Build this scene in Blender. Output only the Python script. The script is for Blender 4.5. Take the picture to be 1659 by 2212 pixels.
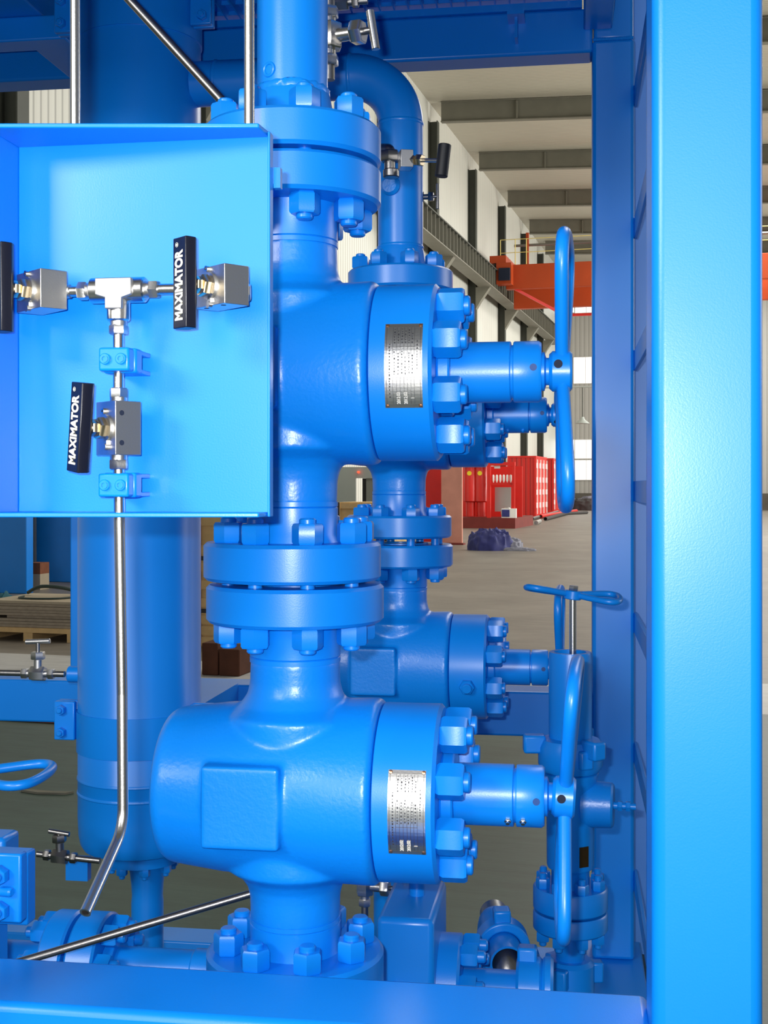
import bpy, bmesh, math, random
from mathutils import Vector, Matrix
random.seed(7)
PI = math.pi
for o in list(bpy.data.objects): bpy.data.objects.remove(o)
C = bpy.context.scene.collection
sc = bpy.context.scene
def R(a): return math.radians(a)

# ------------------------------------------------------------ camera, world, lights, exposure
CAM = Vector((0, 0, 1.8)); TH = R(8.5); FPX = 2700.0; HOR = 1050.0; CX = 829.5
cd = bpy.data.cameras.new('camera'); cam = bpy.data.objects.new('camera', cd); C.objects.link(cam)
cam.location = CAM; cam.rotation_euler = (PI/2, 0, TH)
cd.sensor_fit = 'VERTICAL'; cd.sensor_height = 36; cd.lens = FPX/2212*36
cd.shift_y = -(1106-HOR)/2212; cd.clip_start = .05; cd.clip_end = 400
sc.camera = cam
sc.view_settings.view_transform = 'Standard'; sc.view_settings.look = 'None'
sc.view_settings.gamma = 1; sc.view_settings.use_curve_mapping = False
sc.view_settings.exposure = 0.0
w = bpy.data.worlds.new('world'); sc.world = w; w.use_nodes = True
w.node_tree.nodes['Background'].inputs[0].default_value = (.86, .93, 1, 1)
w.node_tree.nodes['Background'].inputs[1].default_value = 0.15
def area(name, loc, target, sx, sy, power, col=(1, 1, 1)):
    l = bpy.data.lights.new(name, 'AREA'); l.shape = 'RECTANGLE'; l.size = sx; l.size_y = sy
    l.energy = power; l.color = col
    o = bpy.data.objects.new(name, l); C.objects.link(o); o.location = loc
    o.rotation_euler = (Vector(target)-Vector(loc)).to_track_quat('-Z', 'Y').to_euler()
    return o
HT = R(6.9)                                  # the hall's long axis, clockwise from +Y
FH = Matrix.Rotation(-HT, 4, 'Z')
area('near_key', (-3.0, -1.9, 3.35), (-.4, 2.2, 1.7), 1.3, .95, 135, (1, .98, .95))  # unseen key brought in close from upper left so the rear stays darker
area('door_sky', (-.2, -9.5, 3.4), (-.2, 2, 1.8), 6.2, 5.2, 520, (.95, .98, 1))
for i, t in enumerate((21, 45, 67, 87)):
    area('skylight', FH @ Vector((2, t, 17.3)), FH @ Vector((1.5, t, 0)), 12, 9, (2000, 2600, 2800, 2400)[i], (1, .98, .93))
    area('side_fill', FH @ Vector((15.7, t, 6.5)), FH @ Vector((0, t, 8.5)), 15, 6, (1200, 3000, 3200, 2800)[i], (1, .98, .93)).data.spread = R(120)  # unseen fill panels added to brighten the left wall and ceiling
fl = bpy.data.lights.new('camera_flash', 'AREA'); fl.shape = 'RECTANGLE'; fl.size = .03; fl.size_y = .015; fl.energy = 42
fo = bpy.data.objects.new('camera_flash', fl); C.objects.link(fo)
fo.location = CAM + Vector((-.05, .03, .04)); fo.rotation_euler = (PI/2, 0, TH)

# ------------------------------------------------------------ pixel helpers (camera depth d, or world plane y = Y)
RV = Vector((math.cos(TH), math.sin(TH), 0)); FV = Vector((-math.sin(TH), math.cos(TH), 0))
def W(px, py, d): return CAM + RV*((px-CX)/FPX*d) + FV*d + Vector((0, 0, (HOR-py)/FPX*d))
def WY(px, py, Y):
    xc = (px-CX)/FPX
    return W(px, py, Y/(xc*math.sin(TH)+math.cos(TH)))
def HP(px, py, d): return FH.inverted() @ W(px, py, d)

# ------------------------------------------------------------ materials
def mat(name, col, rough=.5, metal=0., bump=0., bscale=200, spec=.5, var=0., vscale=6, coat=0.):
    m = bpy.data.materials.new(name); m.use_nodes = True; nt = m.node_tree; b = nt.nodes['Principled BSDF']
    b.inputs['Base Color'].default_value = (*col, 1); b.inputs['Roughness'].default_value = rough
    b.inputs['Metallic'].default_value = metal; b.inputs['Specular IOR Level'].default_value = spec
    if coat: b.inputs['Coat Weight'].default_value = coat; b.inputs['Coat Roughness'].default_value = .12
    tc = nt.nodes.new('ShaderNodeTexCoord')
    if bump:
        n = nt.nodes.new('ShaderNodeTexNoise'); n.inputs['Scale'].default_value = bscale; n.inputs['Detail'].default_value = 2
        bp = nt.nodes.new('ShaderNodeBump'); bp.inputs['Strength'].default_value = bump; bp.inputs['Distance'].default_value = .002
        nt.links.new(tc.outputs['Object'], n.inputs['Vector']); nt.links.new(n.outputs['Fac'], bp.inputs['Height'])
        nt.links.new(bp.outputs['Normal'], b.inputs['Normal'])
    if var:
        n = nt.nodes.new('ShaderNodeTexNoise'); n.inputs['Scale'].default_value = vscale; n.inputs['Detail'].default_value = 6
        mx = nt.nodes.new('ShaderNodeMix'); mx.data_type = 'RGBA'
        mx.inputs['A'].default_value = (*[c*(1-var) for c in col], 1); mx.inputs['B'].default_value = (*[min(1, c*(1+var)) for c in col], 1)
        nt.links.new(tc.outputs['Object'], n.inputs['Vector']); nt.links.new(n.outputs['Fac'], mx.inputs['Factor'])
        nt.links.new(mx.outputs['Result'], b.inputs['Base Color'])
    return m
def emis(name, col, s):
    m = bpy.data.materials.new(name); m.use_nodes = True; b = m.node_tree.nodes['Principled BSDF']
    b.inputs['Base Color'].default_value = (*col, 1); b.inputs['Emission Color'].default_value = (*col, 1)
    b.inputs['Emission Strength'].default_value = s
    return m
def ribbed(name, col, axis, scale, depth, dark=.8, rough=.5, var=.06):
    """sheet with ribs: darker troughs and relief along one local axis"""
    m = mat(name, col, rough); nt = m.node_tree; b = nt.nodes['Principled BSDF']
    tc = nt.nodes.new('ShaderNodeTexCoord'); wv = nt.nodes.new('ShaderNodeTexWave')
    wv.wave_type = 'BANDS'; wv.bands_direction = axis; wv.wave_profile = 'SIN'; wv.inputs['Scale'].default_value = scale
    cr = nt.nodes.new('ShaderNodeValToRGB'); cr.color_ramp.elements[0].position = .0; cr.color_ramp.elements[1].position = .25
    cr.color_ramp.elements[0].color = (*[c*dark for c in col], 1); cr.color_ramp.elements[1].color = (*col, 1)
    n = nt.nodes.new('ShaderNodeTexNoise'); n.inputs['Scale'].default_value = .35; n.inputs['Detail'].default_value = 5
    mx = nt.nodes.new('ShaderNodeMix'); mx.data_type = 'RGBA'; mx.blend_type = 'MULTIPLY'; mx.inputs['Factor'].default_value = 1
    r2 = nt.nodes.new('ShaderNodeValToRGB'); r2.color_ramp.elements[0].color = (1-var*2,)*3+(1,); r2.color_ramp.elements[1].color = (1, 1, 1, 1)
    bp = nt.nodes.new('ShaderNodeBump'); bp.inputs['Strength'].default_value = depth; bp.inputs['Distance'].default_value = .02
    L = nt.links.new
    L(tc.outputs['Object'], wv.inputs['Vector']); L(tc.outputs['Object'], n.inputs['Vector']); L(wv.outputs['Fac'], cr.inputs['Fac'])
    L(n.outputs['Fac'], r2.inputs['Fac']); L(cr.outputs['Color'], mx.inputs['A']); L(r2.outputs['Color'], mx.inputs['B'])
    L(mx.outputs['Result'], b.inputs['Base Color']); L(wv.outputs['Fac'], bp.inputs['Height']); L(bp.outputs['Normal'], b.inputs['Normal'])
    return m
BLUE = mat('blue_paint', (.002, .225, .78), .32, 0, .05, 420, .5, .05, 5)
CAST = mat('blue_cast_paint', (.002, .225, .78), .32, 0, .22, 130, .5, .06, 7)
STEEL = mat('stainless', (.70, .68, .65), .25, 1, .05, 300)
BRUSH = mat('brushed_steel', (.60, .59, .57), .38, 1, .08, 400)
DSTEEL = mat('dull_steel', (.30, .29, .28), .35, 1, .1, 200)
BRASS = mat('brassy_steel', (.75, .62, .42), .28, 1)
BLACK = mat('black_anodised', (.006, .007, .016), .34, 0, .05, 300)
RUBBER = mat('black_plastic', (.008, .009, .012), .5)
INK = mat('ink', (.02, .02, .025), .6)
LETTER = mat('pale_lettering', (.72, .70, .62), .6)
HOLE = mat('dark_bore', (.004, .01, .03), .8)
TAG = mat('brown_tag', (.06, .035, .012), .4, .6)
LITBLUE = mat('lit_blue_sheet', (.10, .32, .86), .4)  # skid blue lightened to stand in for light falling on the plate
MATT = mat('matte_steel', (.46, .45, .43), .6, 1)
PORT = mat('shaded_bore', (.001, .05, .22), .6)
COPPER = mat('copper_rivet', (.8, .38, .2), .3, 1)
WALLW = ribbed('white_wall_panel', (.62, .62, .555), 'Y', 1.15, .4, .55)
WALLE = ribbed('grey_end_panel', (.42, .41, .38), 'X', .9, .5, .75)
ROOFM = ribbed('ribbed_roof_sheet', (.50, .47, .38), 'Y', 1.6, .5, .72)
GREEN = mat('dark_green_steel', (.055, .06, .048), .55, 0, 0, 1, .4, .15, 2)
GREEN2 = mat('grey_green_steel', (.17, .165, .13), .55, 0, 0, 1, .4, .2, 1.5)
CRANE = mat('orange_red_paint', (.43, .055, .008), .5, 0, 0, 1, .4, .2, .8)
RED = mat('red_paint', (.62, .018, .012), .35, 0, 0, 1, .5, .18, 2)
REDR = ribbed('red_corrugated', (.60, .018, .012), 'X', 1.2, .8, .55, .35)
REDB = mat('dark_red_steel', (.16, .02, .015), .6, 0, 0, 1, .4, .3, 3)
PINK = mat('pink_board', (.62, .27, .20), .6, 0, 0, 1, .4, .3, 2.2)
WHITE = mat('white_paint', (.8, .78, .74), .5)
YELL = mat('yellow_paint', (.75, .62, .2), .5)
YEL2 = mat('yellow_dot', (.8, .62, .02), .5)
WOOD = mat('pine_wood', (.66, .44, .20), .7, 0, .3, 30, .3, .25, 9)
BOARD = mat('grey_board', (.33, .27, .20), .8, 0, .3, 40, .3, .35, 12)
CARD = mat('tan_board', (.42, .35, .25), .8, 0, 0, 1, .3, .12, 6)
RUSTY = mat('dark_brown_wood', (.075, .025, .012), .8, 0, .4, 20, .3, .5, 6)
BROWN = mat('brown_board', (.22, .08, .04), .8, 0, 0, 1, .3, .3, 8)
NAVY = mat('navy_tarp', (.03, .035, .17), .55, 0, 0, 1, .4, .5, 5)
GTARP = mat('grey_tarp', (.22, .22, .27), .6, 0, 0, 1, .4, .2, 5)
TEAL = mat('teal_cloth', (.01, .10, .13), .8)
CABLE = mat('dark_green_cable', (.02, .04, .035), .5)
SKY = emis('bright_pane', (.95, .98, 1), 1.6)
REDL = emis('red_lamp', (1, .05, .02), 3)
GREYG = mat('grey_green_paint', (.36, .40, .37), .6)
STUFFD = mat('dark_steel_stock', (.05, .045, .045), .6, .3)
BROWNS = mat('earth_rubble', (.10, .09, .075), .9, 0, .8, 4, .3, .4, 1.2)

def floor_mat():
    m = mat('hall_floor', (.2, .2, .2), .45); nt = m.node_tree; b = nt.nodes['Principled BSDF']; L = nt.links.new
    tc = nt.nodes.new('ShaderNodeTexCoord'); sp = nt.nodes.new('ShaderNodeSeparateXYZ'); L(tc.outputs['Object'], sp.inputs[0])
    n = nt.nodes.new('ShaderNodeTexNoise'); n.inputs['Scale'].default_value = .55; n.inputs['Detail'].default_value = 9; n.inputs['Roughness'].default_value = .62
    n2 = nt.nodes.new('ShaderNodeTexNoise'); n2.inputs['Scale'].default_value = 3.2; n2.inputs['Detail'].default_value = 8; n2.inputs['Roughness'].default_value = .7
    mp = nt.nodes.new('ShaderNodeMapping'); mp.inputs['Scale'].default_value = (.6, 3, 1); L(tc.outputs['Object'], mp.inputs[0]); L(mp.outputs[0], n2.inputs['Vector'])
    L(tc.outputs['Object'], n.inputs['Vector'])
    def ramp(src, a, ca, bb, cb):
        r = nt.nodes.new('ShaderNodeValToRGB'); e = r.color_ramp.elements
        e[0].position = a; e[1].position = bb; e[0].color = (*ca, 1); e[1].color = (*cb, 1); L(src, r.inputs['Fac']); return r.outputs['Color']
    mixn = nt.nodes.new('ShaderNodeMath'); mixn.operation = 'MULTIPLY_ADD'; mixn.inputs[1].default_value = .5
    L(n2.outputs['Fac'], mixn.inputs[0])
    h = nt.nodes.new('ShaderNodeMath'); h.operation = 'MULTIPLY'; h.inputs[1].default_value = .5; L(n.outputs['Fac'], h.inputs[0]); L(h.outputs[0], mixn.inputs[2])
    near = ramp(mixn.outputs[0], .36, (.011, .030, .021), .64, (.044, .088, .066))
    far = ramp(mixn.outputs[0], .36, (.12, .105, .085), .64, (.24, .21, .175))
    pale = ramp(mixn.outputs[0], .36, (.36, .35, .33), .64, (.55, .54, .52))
    def step(edge):
        s = nt.nodes.new('ShaderNodeMath'); s.operation = 'GREATER_THAN'; s.inputs[1].default_value = edge; L(sp.outputs['Y'], s.inputs[0]); return s.outputs[0]
    def mix(f, a, bb):
        x = nt.nodes.new('ShaderNodeMix'); x.data_type = 'RGBA'; L(f, x.inputs['Factor']); L(a, x.inputs['A']); L(bb, x.inputs['B']); return x.outputs['Result']
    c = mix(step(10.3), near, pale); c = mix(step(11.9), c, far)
    L(c, b.inputs['Base Color'])
    bp = nt.nodes.new('ShaderNodeBump'); bp.inputs['Strength'].default_value = .3; bp.inputs['Distance'].default_value = .01
    L(mixn.outputs[0], bp.inputs['Height']); L(bp.outputs['Normal'], b.inputs['Normal'])
    return m
FLOOR = floor_mat()

# ------------------------------------------------------------ mesh builder
def frame(axis):
    a = Vector(axis).normalized()
    u = Vector((0, 0, 1)) if abs(a.z) < .9 else Vector((1, 0, 0))
    x = u.cross(a).normalized(); y = a.cross(x)
    return x, y, a
class MB:
    def __init__(s): s.bm = bmesh.new()
    def v(s, p): return s.bm.verts.new(p)
    def f(s, vs):
        try: return s.bm.faces.new(vs)
        except ValueError: return None
    def hexa(s, p):                                # 8 corners: bottom ring then top ring
        v = [s.v(q) for q in p]
        for i in ((3, 2, 1, 0), (4, 5, 6, 7), (0, 1, 5, 4), (1, 2, 6, 5), (2, 3, 7, 6), (3, 0, 4, 7)): s.f([v[k] for k in i])
        return s
    def box(s, x0, x1, y0, y1, z0, z1):
        return s.hexa([(x0, y0, z0), (x1, y0, z0), (x1, y1, z0), (x0, y1, z0), (x0, y0, z1), (x1, y0, z1), (x1, y1, z1), (x0, y1, z1)])
    def cbox(s, c, sx, sy, sz): return s.box(c[0]-sx/2, c[0]+sx/2, c[1]-sy/2, c[1]+sy/2, c[2]-sz/2, c[2]+sz/2)
    def obox(s, c, size, M):
        c = Vector(c); a, b, d = [x/2 for x in size]
        return s.hexa([c + M @ Vector(q) for q in ((-a, -b, -d), (a, -b, -d), (a, b, -d), (-a, b, -d), (-a, -b, d), (a, -b, d), (a, b, d), (-a, b, d))])
    def bar(s, p, q, w, h, up=(0, 0, 1)):          # rectangular bar p -> q
        p, q = Vector(p), Vector(q); d = (q-p).normalized(); x = d.cross(Vector(up)).normalized(); z = x.cross(d)
        M = Matrix((x, d, z)).transposed()
        return s.obox((p+q)/2, (w, (q-p).length, h), M)
    def lathe(s, prof, o=(0, 0, 0), axis=(0, 0, 1), seg=48, ph=0., loop=False):
        x, y, a = frame(axis); o = Vector(o); rings = []
        for (h, r) in prof:
            if r <= 1e-7: rings.append([s.v(o+a*h)])
            else: rings.append([s.v(o+a*h+(x*math.cos(ph+2*PI*k/seg)+y*math.sin(ph+2*PI*k/seg))*r) for k in range(seg)])
        pr = list(zip(rings, rings[1:])) + ([(rings[-1], rings[0])] if loop else [])
        for A, B in pr:
            for k in range(seg):
                k2 = (k+1) % seg
                if len(A) == 1 and len(B) == 1: continue
                if len(A) == 1: s.f([A[0], B[k2], B[k]])
                elif len(B) == 1: s.f([A[k], A[k2], B[0]])
                else: s.f([A[k], A[k2], B[k2], B[k]])
        if not loop:
            if len(rings[0]) > 1: s.f(rings[0][::-1])
            if len(rings[-1]) > 1: s.f(rings[-1])
        return s
    def cyl(s, p, q, r, r2=None, seg=28, bev=0., ph=0.):
        p, q = Vector(p), Vector(q); L = (q-p).length; r2 = r if r2 is None else r2
        prof = [(0, r), (L, r2)] if not bev else [(0, r-bev), (bev, r), (L-bev, r2), (L, r2-bev)]
        return s.lathe(prof, p, q-p, seg, ph)
    def ring(s, p, q, ro, ri, seg=40):
        p, q = Vector(p), Vector(q); L = (q-p).length
        return s.lathe([(0, ri), (0, ro), (L, ro), (L, ri)], p, q-p, seg, 0, True)
    def hex(s, p, q, af, ph=0., ch=.12):
        p, q = Vector(p), Vector(q); L = (q-p).length; r = af/math.sqrt(3); c = ch*r
        return s.lathe([(0, r*.9), (c, r), (L-c, r), (L, r*.9)], p, q-p, 6, ph)
    def torus(s, c, axis, Rr, r, seg=72, sg=14, a0=0, a1=2*PI):
        x, y, a = frame(axis); c = Vector(c); rings = []
        full = abs(a1-a0-2*PI) < 1e-6; n = seg if full else seg+1
        for i in range(n):
            t = a0+(a1-a0)*i/seg; d = x*math.cos(t)+y*math.sin(t)
            rings.append([s.v(c+d*(Rr+r*math.cos(2*PI*j/sg))+a*(r*math.sin(2*PI*j/sg))) for j in range(sg)])
        for i in range(seg):
            A, B = rings[i], rings[(i+1) % n]
            for j in range(sg): s.f([A[j], B[j], B[(j+1) % sg], A[(j+1) % sg]])
        if not full: s.f(rings[0]); s.f(rings[-1][::-1])
        return s
    def tube(s, pts, r, seg=16, hollow=0.):
        pts = [Vector(p) for p in pts]; n = len(pts); rings = []; px = None
        rr = r if isinstance(r, (list, tuple)) else [r]*n
        for i, p in enumerate(pts):
            t = (pts[min(i+1, n-1)]-pts[max(i-1, 0)]).normalized()
            if px is None: x = frame(t)[0]
            else: x = (px-t*px.dot(t)).normalized()
            px = x; y = t.cross(x)
            rings.append([s.v(p+(x*math.cos(2*PI*k/seg)+y*math.sin(2*PI*k/seg))*rr[i]) for k in range(seg)])
        for A, B in zip(rings, rings[1:]):
            for k in range(seg): s.f([A[k], A[(k+1) % seg], B[(k+1) % seg], B[k]])
        for e, (ring, p, q) in enumerate(((rings[0], pts[0], pts[1]), (rings[-1], pts[-1], pts[-2]))):
            if hollow:
                d = (q-p).normalized(); a = [s.v(p+(v.co-p)*hollow) for v in ring]; b = [s.v(p+(v.co-p)*hollow+d*r*3) for v in ring]
                for k in range(seg):
                    k2 = (k+1) % seg; s.f([ring[k], ring[k2], a[k2], a[k]][::(1 if e else -1)]); s.f([a[k], a[k2], b[k2], b[k]][::(1 if e else -1)])
                s.f(b)
            else: s.f(ring[::-1] if e == 0 else ring)
        return s
    def prism(s, pts, z0, z1, M=None):             # 2d outline extruded along z
        M = M or Matrix.Identity(4)
        a = [s.v(M @ Vector((x, y, z0))) for x, y in pts]; b = [s.v(M @ Vector((x, y, z1))) for x, y in pts]; n = len(pts)
        s.f(a[::-1]); s.f(b)
        for i in range(n): s.f([a[i], a[(i+1) % n], b[(i+1) % n], b[i]])
        return s
def bend(pts, rad, n=10):
    """polyline with rounded corners"""
    pts = [Vector(p) for p in pts]; out = [pts[0]]
    for i in range(1, len(pts)-1):
        a, b, c = pts[i-1], pts[i], pts[i+1]; u = (a-b).normalized(); v = (c-b).normalized()
        ang = u.angle(v); t = rad/math.tan(ang/2); p, q = b+u*t, b+v*t
        ctr = b+(u+v).normalized()*(rad/math.sin(ang/2)); A, B = p-ctr, q-ctr
        w_ = A.angle(B)
        for k in range(n+1):
            f = k/n; out.append(ctr+(A*math.sin((1-f)*w_)+B*math.sin(f*w_))/math.sin(w_))
    return out+[pts[-1]]
def mesh(mb, name, m, off=None, ang=38):
    if off is not None: bmesh.ops.translate(mb.bm, vec=-Vector(off), verts=mb.bm.verts)
    bmesh.ops.recalc_face_normals(mb.bm, faces=mb.bm.faces)
    me = bpy.data.meshes.new(name); mb.bm.to_mesh(me); mb.bm.free()
    me.materials.append(m); me.polygons.foreach_set('use_smooth', [True]*len(me.polygons))
    me.set_sharp_from_angle(angle=R(ang))
    return me
def link(name, me, parent=None, M=None):
    o = bpy.data.objects.new(name, me); C.objects.link(o)
    if parent: o.parent = parent
    if M is not None: o.matrix_local = M
    return o
def bevel(o, wd, seg=2):
    b = o.modifiers.new('bevel', 'BEVEL'); b.width = wd; b.segments = seg; b.limit_method = 'ANGLE'; b.angle_limit = R(40)
    return o
class T:
    """a thing: an Empty at its base with its parts as children; vertices are given in frame F"""
    def __init__(s, name, label, cat, loc=(0, 0, 0), group=None, F=None, loc_world=False):
        s.F = F or Matrix.Identity(4); s.loc = Vector(loc)
        s.o = bpy.data.objects.new(name, None); C.objects.link(s.o); s.o.empty_display_size = .05
        s.o.matrix_world = s.F @ Matrix.Translation(s.loc)
        s.o['label'] = label; s.o['category'] = cat
        if group: s.o['group'] = group
    def part(s, name, mb, m, parent=None, bev=0, label=None, local=False, ang=38):
        o = link(name, mesh(mb, name, m, None if local else s.loc, ang), parent or s.o)
        if bev: bevel(o, bev)
        if label: o['label'] = label
        return o
def solo(name, label, cat, mb, m, bev=0, group=None, F=None, kind=None, loc=None, ang=38):
    """a thing that is one mesh, origin at its base"""
    F = F or Matrix.Identity(4); vs = [v.co for v in mb.bm.verts]
    if loc is None: loc = Vector((sum(v.x for v in vs)/len(vs), sum(v.y for v in vs)/len(vs), min(v.z for v in vs)))
    o = link(name, mesh(mb, name, m, loc, ang)); o.matrix_world = F @ Matrix.Translation(loc)
    if kind: o['kind'] = kind
    if label: o['label'] = label
    if cat: o['category'] = cat
    if group: o['group'] = group
    if bev: bevel(o, bev)
    return o
def struct(name, mb, m, F=None, label=None): return solo(name, label, None, mb, m, 0, None, F, 'structure', Vector((0, 0, 0)))
def bake(o):
    dg = bpy.context.evaluated_depsgraph_get(); dg.update()
    me = bpy.data.meshes.new_from_object(o.evaluated_get(dg)); o.modifiers.clear(); old = o.data; o.data = me
    me.polygons.foreach_set('use_smooth', [True]*len(me.polygons)); bpy.data.meshes.remove(old)
def copy_thing(root, M, label, group=None):
    r = root.copy(); C.objects.link(r); r.matrix_world = M; r['label'] = label
    if group: r['group'] = group
    def rec(a, b):
        for ch in list(a.children):
            c = ch.copy(); C.objects.link(c); c.parent = b; rec(ch, c)
    rec(root, r)
    return r
def text(name, s, size, m, parent, M, ext=.0004, bold=.0, sx=1.):
    cu = bpy.data.curves.new(name, 'FONT'); cu.body = s; cu.size = size; cu.extrude = ext; cu.offset = bold
    cu.align_x = 'CENTER'; cu.align_y = 'CENTER'
    t = bpy.data.objects.new(name, cu); C.objects.link(t)
    dg = bpy.context.evaluated_depsgraph_get(); dg.update()
    me = bpy.data.meshes.new_from_object(t.evaluated_get(dg)); bpy.data.objects.remove(t); bpy.data.curves.remove(cu)
    me.materials.clear(); me.materials.append(m)
    for v in me.vertices: v.co.x *= sx
    return link(name, me, parent, M)
def turn(axis, deg): return Matrix.Rotation(R(deg), 4, axis)
def Tr(*a): return Matrix.Translation(Vector(a[0] if len(a) == 1 else a))
def zto(axis):
    x, y, a = frame(axis); return Matrix((x, y, a)).transposed().to_4x4()
# ------------------------------------------------------------ the hall (built in the hall's frame: x across, y along, z up)
SL, SR, T0, T1 = -13.0, 16.0, -7.5, 98.0
def zroof(s): return 19.1-.045*(s-SL)
HS = 1.18
def hz(z): return 1.8+(z-1.8)*HS
struct('floor', MB().box(SL-.2, SR+.2, -9, T1+.2, -.2, 0), FLOOR, FH)
struct('wall_left', MB().box(SL-.2, SL, T0, T1, 0, 19.1), WALLW, FH)
struct('wall_right', MB().box(SR, SR+.2, 6, T1, 0, zroof(SR)), WALLW, FH)
struct('ceiling', MB().hexa([(SL-.2, T0, 19.11), (SR+.2, T0, zroof(SR)), (SR+.2, T1, zroof(SR)), (SL-.2, T1, 19.11),
                             (SL-.2, T0, 19.3), (SR+.2, T0, zroof(SR)+.2), (SR+.2, T1, zroof(SR)+.2), (SL-.2, T1, 19.3)]), ROOFM, FH)
struct('wall_end', MB().box(SL, SR, T1, T1+.2, 0, 17.75), WALLE, FH)
struct('baseboard_end', MB().box(SL, SR, T1-.12, T1-.001, 0, 1.25), BROWNS, FH)
n = 0
for (x0, x1, y0, y1) in ((1166, 1203, 658, 676), (1206, 1240, 658, 676), (1243, 1290, 659, 676), (1240, 1290, 773, 828),
                         (1176, 1206, 951, 990), (1209, 1240, 951, 990), (1243, 1290, 951, 990), (1209, 1240, 995, 1036), (1243, 1290, 995, 1036), (1176, 1206, 995, 1036)):
    def E(px, py):
        a = HP(px, py, 1)-HP(px, py, 0); o_ = HP(px, py, 0); k = (T1-o_.y)/a.y; return o_+a*k
    a, b = E(x0, y1), E(x1, y0); n += 1
    b.z = E(x0, y0).z
    wd = T('window_%d' % n, None, None, (a.x, T1-.03, a.z), None, FH); wd.o['kind'] = 'structure'
    del wd.o['label'], wd.o['category']
    for nm, mb, m in (('pane', MB().box(a.x, b.x, T1-.06, T1-.03, a.z, b.z), SKY),):
        wd.part(nm, mb, m)
    fr = MB(); e = .05
    fr.box(a.x-e, a.x, T1-.08, T1, a.z-e, b.z+e); fr.box(b.x, b.x+e, T1-.08, T1, a.z-e, b.z+e)
    fr.box(a.x, b.x, T1-.08, T1, a.z-e, a.z); fr.box(a.x, b.x, T1-.08, T1, b.z, b.z+e)
    fr.box((a.x+b.x)/2-.03, (a.x+b.x)/2+.03, T1-.075, T1-.02, a.z, b.z)
    wd.part('window_frame', fr, WHITE)

cols_t = [t*HS for t in (17.4, 24.7, 32.0, 39.3, 46.5, 54.0, 61.4, 68.4, 74.6)]
words = ['nearest to the skid, far left', 'hidden largely by the vessel', 'behind the front gate valves', 'behind the gooseneck pipe', 'just right of the gooseneck pipe',
         'second right of the gooseneck pipe', 'third right of the gooseneck pipe', 'fourth right of the gooseneck pipe', 'farthest, beside the crane']
for t, wds in zip(cols_t, words):
    c = T('hall_column', 'dark green steel column on white wall, '+wds, 'column', (SL+.25, t, 0), 'columns along the white hall wall', FH)
    mb = MB(); x0, x1 = SL+.005, SL+.42
    mb.box(x0, x0+.03, t-.2, t+.2, 0, 18.2); mb.box(x1-.03, x1, t-.2, t+.2, 0, 18.2); mb.box(x0+.03, x1-.03, t-.02, t+.02, 0, 18.2)
    c.part('shaft', mb, GREEN)
    c.part('crane_bracket', MB().hexa([(x1, t-.22, hz(9.55)), (x1+.25, t-.22, hz(9.9)), (x1+.25, t+.22, hz(9.9)), (x1, t+.22, hz(9.55)), (x1, t-.22, hz(10.5)), (x1+.75, t-.22, hz(10.5)), (x1+.75, t+.22, hz(10.5)), (x1, t+.22, hz(10.5))]), GREEN2)
    c.part('base_plate', MB().box(SL+.005, x1+.08, t-.28, t+.28, .0, .04), GREEN)
    if t > 35:
        b = T('roof_beam', 'grey green roof beam crossing the ribbed ceiling, above the column '+wds, 'beam', (SL+.6, t, 15.6), 'roof beams across the hall', FH)
        for nm, d0, d1, hw in (('web', .06, .9, .03), ('top_flange', .02, .06, .15), ('bottom_flange', .9, .94, .15)):
            z = lambda s, d: zroof(s)-d-.02
            b.part(nm, MB().hexa([(SL+.56, t-hw, z(SL, d1)), (SR-.02, t-hw, z(SR, d1)), (SR-.02, t+hw, z(SR, d1)), (SL+.56, t+hw, z(SL, d1)),
                                  (SL+.56, t-hw, z(SL, d0)), (SR-.02, t-hw, z(SR, d0)), (SR-.02, t+hw, z(SR, d0)), (SL+.56, t+hw, z(SL, d0))]), GREEN2)
        mb = MB()
        for s in range(-9, 13, 4): mb.box(s-.04, s+.04, t-.12, t+.12, zroof(s)-.9, zroof(s)-.09)
        b.part('stiffener', mb, GREEN2)

ry = T('crane_runway_beam', 'dark green ribbed crane runway beam running along the white hall wall', 'beam', (SL+.95, 14, hz(10.5)), None, FH)
ry.part('web', MB().box(SL+.93, SL+.97, 16, 91, hz(10.54), hz(11.5)), GREEN)
ry.part('bottom_flange', MB().box(SL+.60, SL+1.3, 16, 91, hz(10.5), hz(10.54)), GREEN2)
ry.part('top_flange', MB().box(SL+.72, SL+1.18, 16, 91, hz(11.5), hz(11.55)), GREEN)
mb = MB(); t = 16.2
while t < 90.8: mb.box(SL+.97, SL+1.14, t-.025, t+.025, hz(10.54), hz(11.5)); t += .73
ry.part('stiffener', mb, GREEN2)
ry.part('rail', MB().box(SL+.9, SL+1.0, 16, 91, hz(11.55), hz(11.68)), GREEN)

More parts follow.
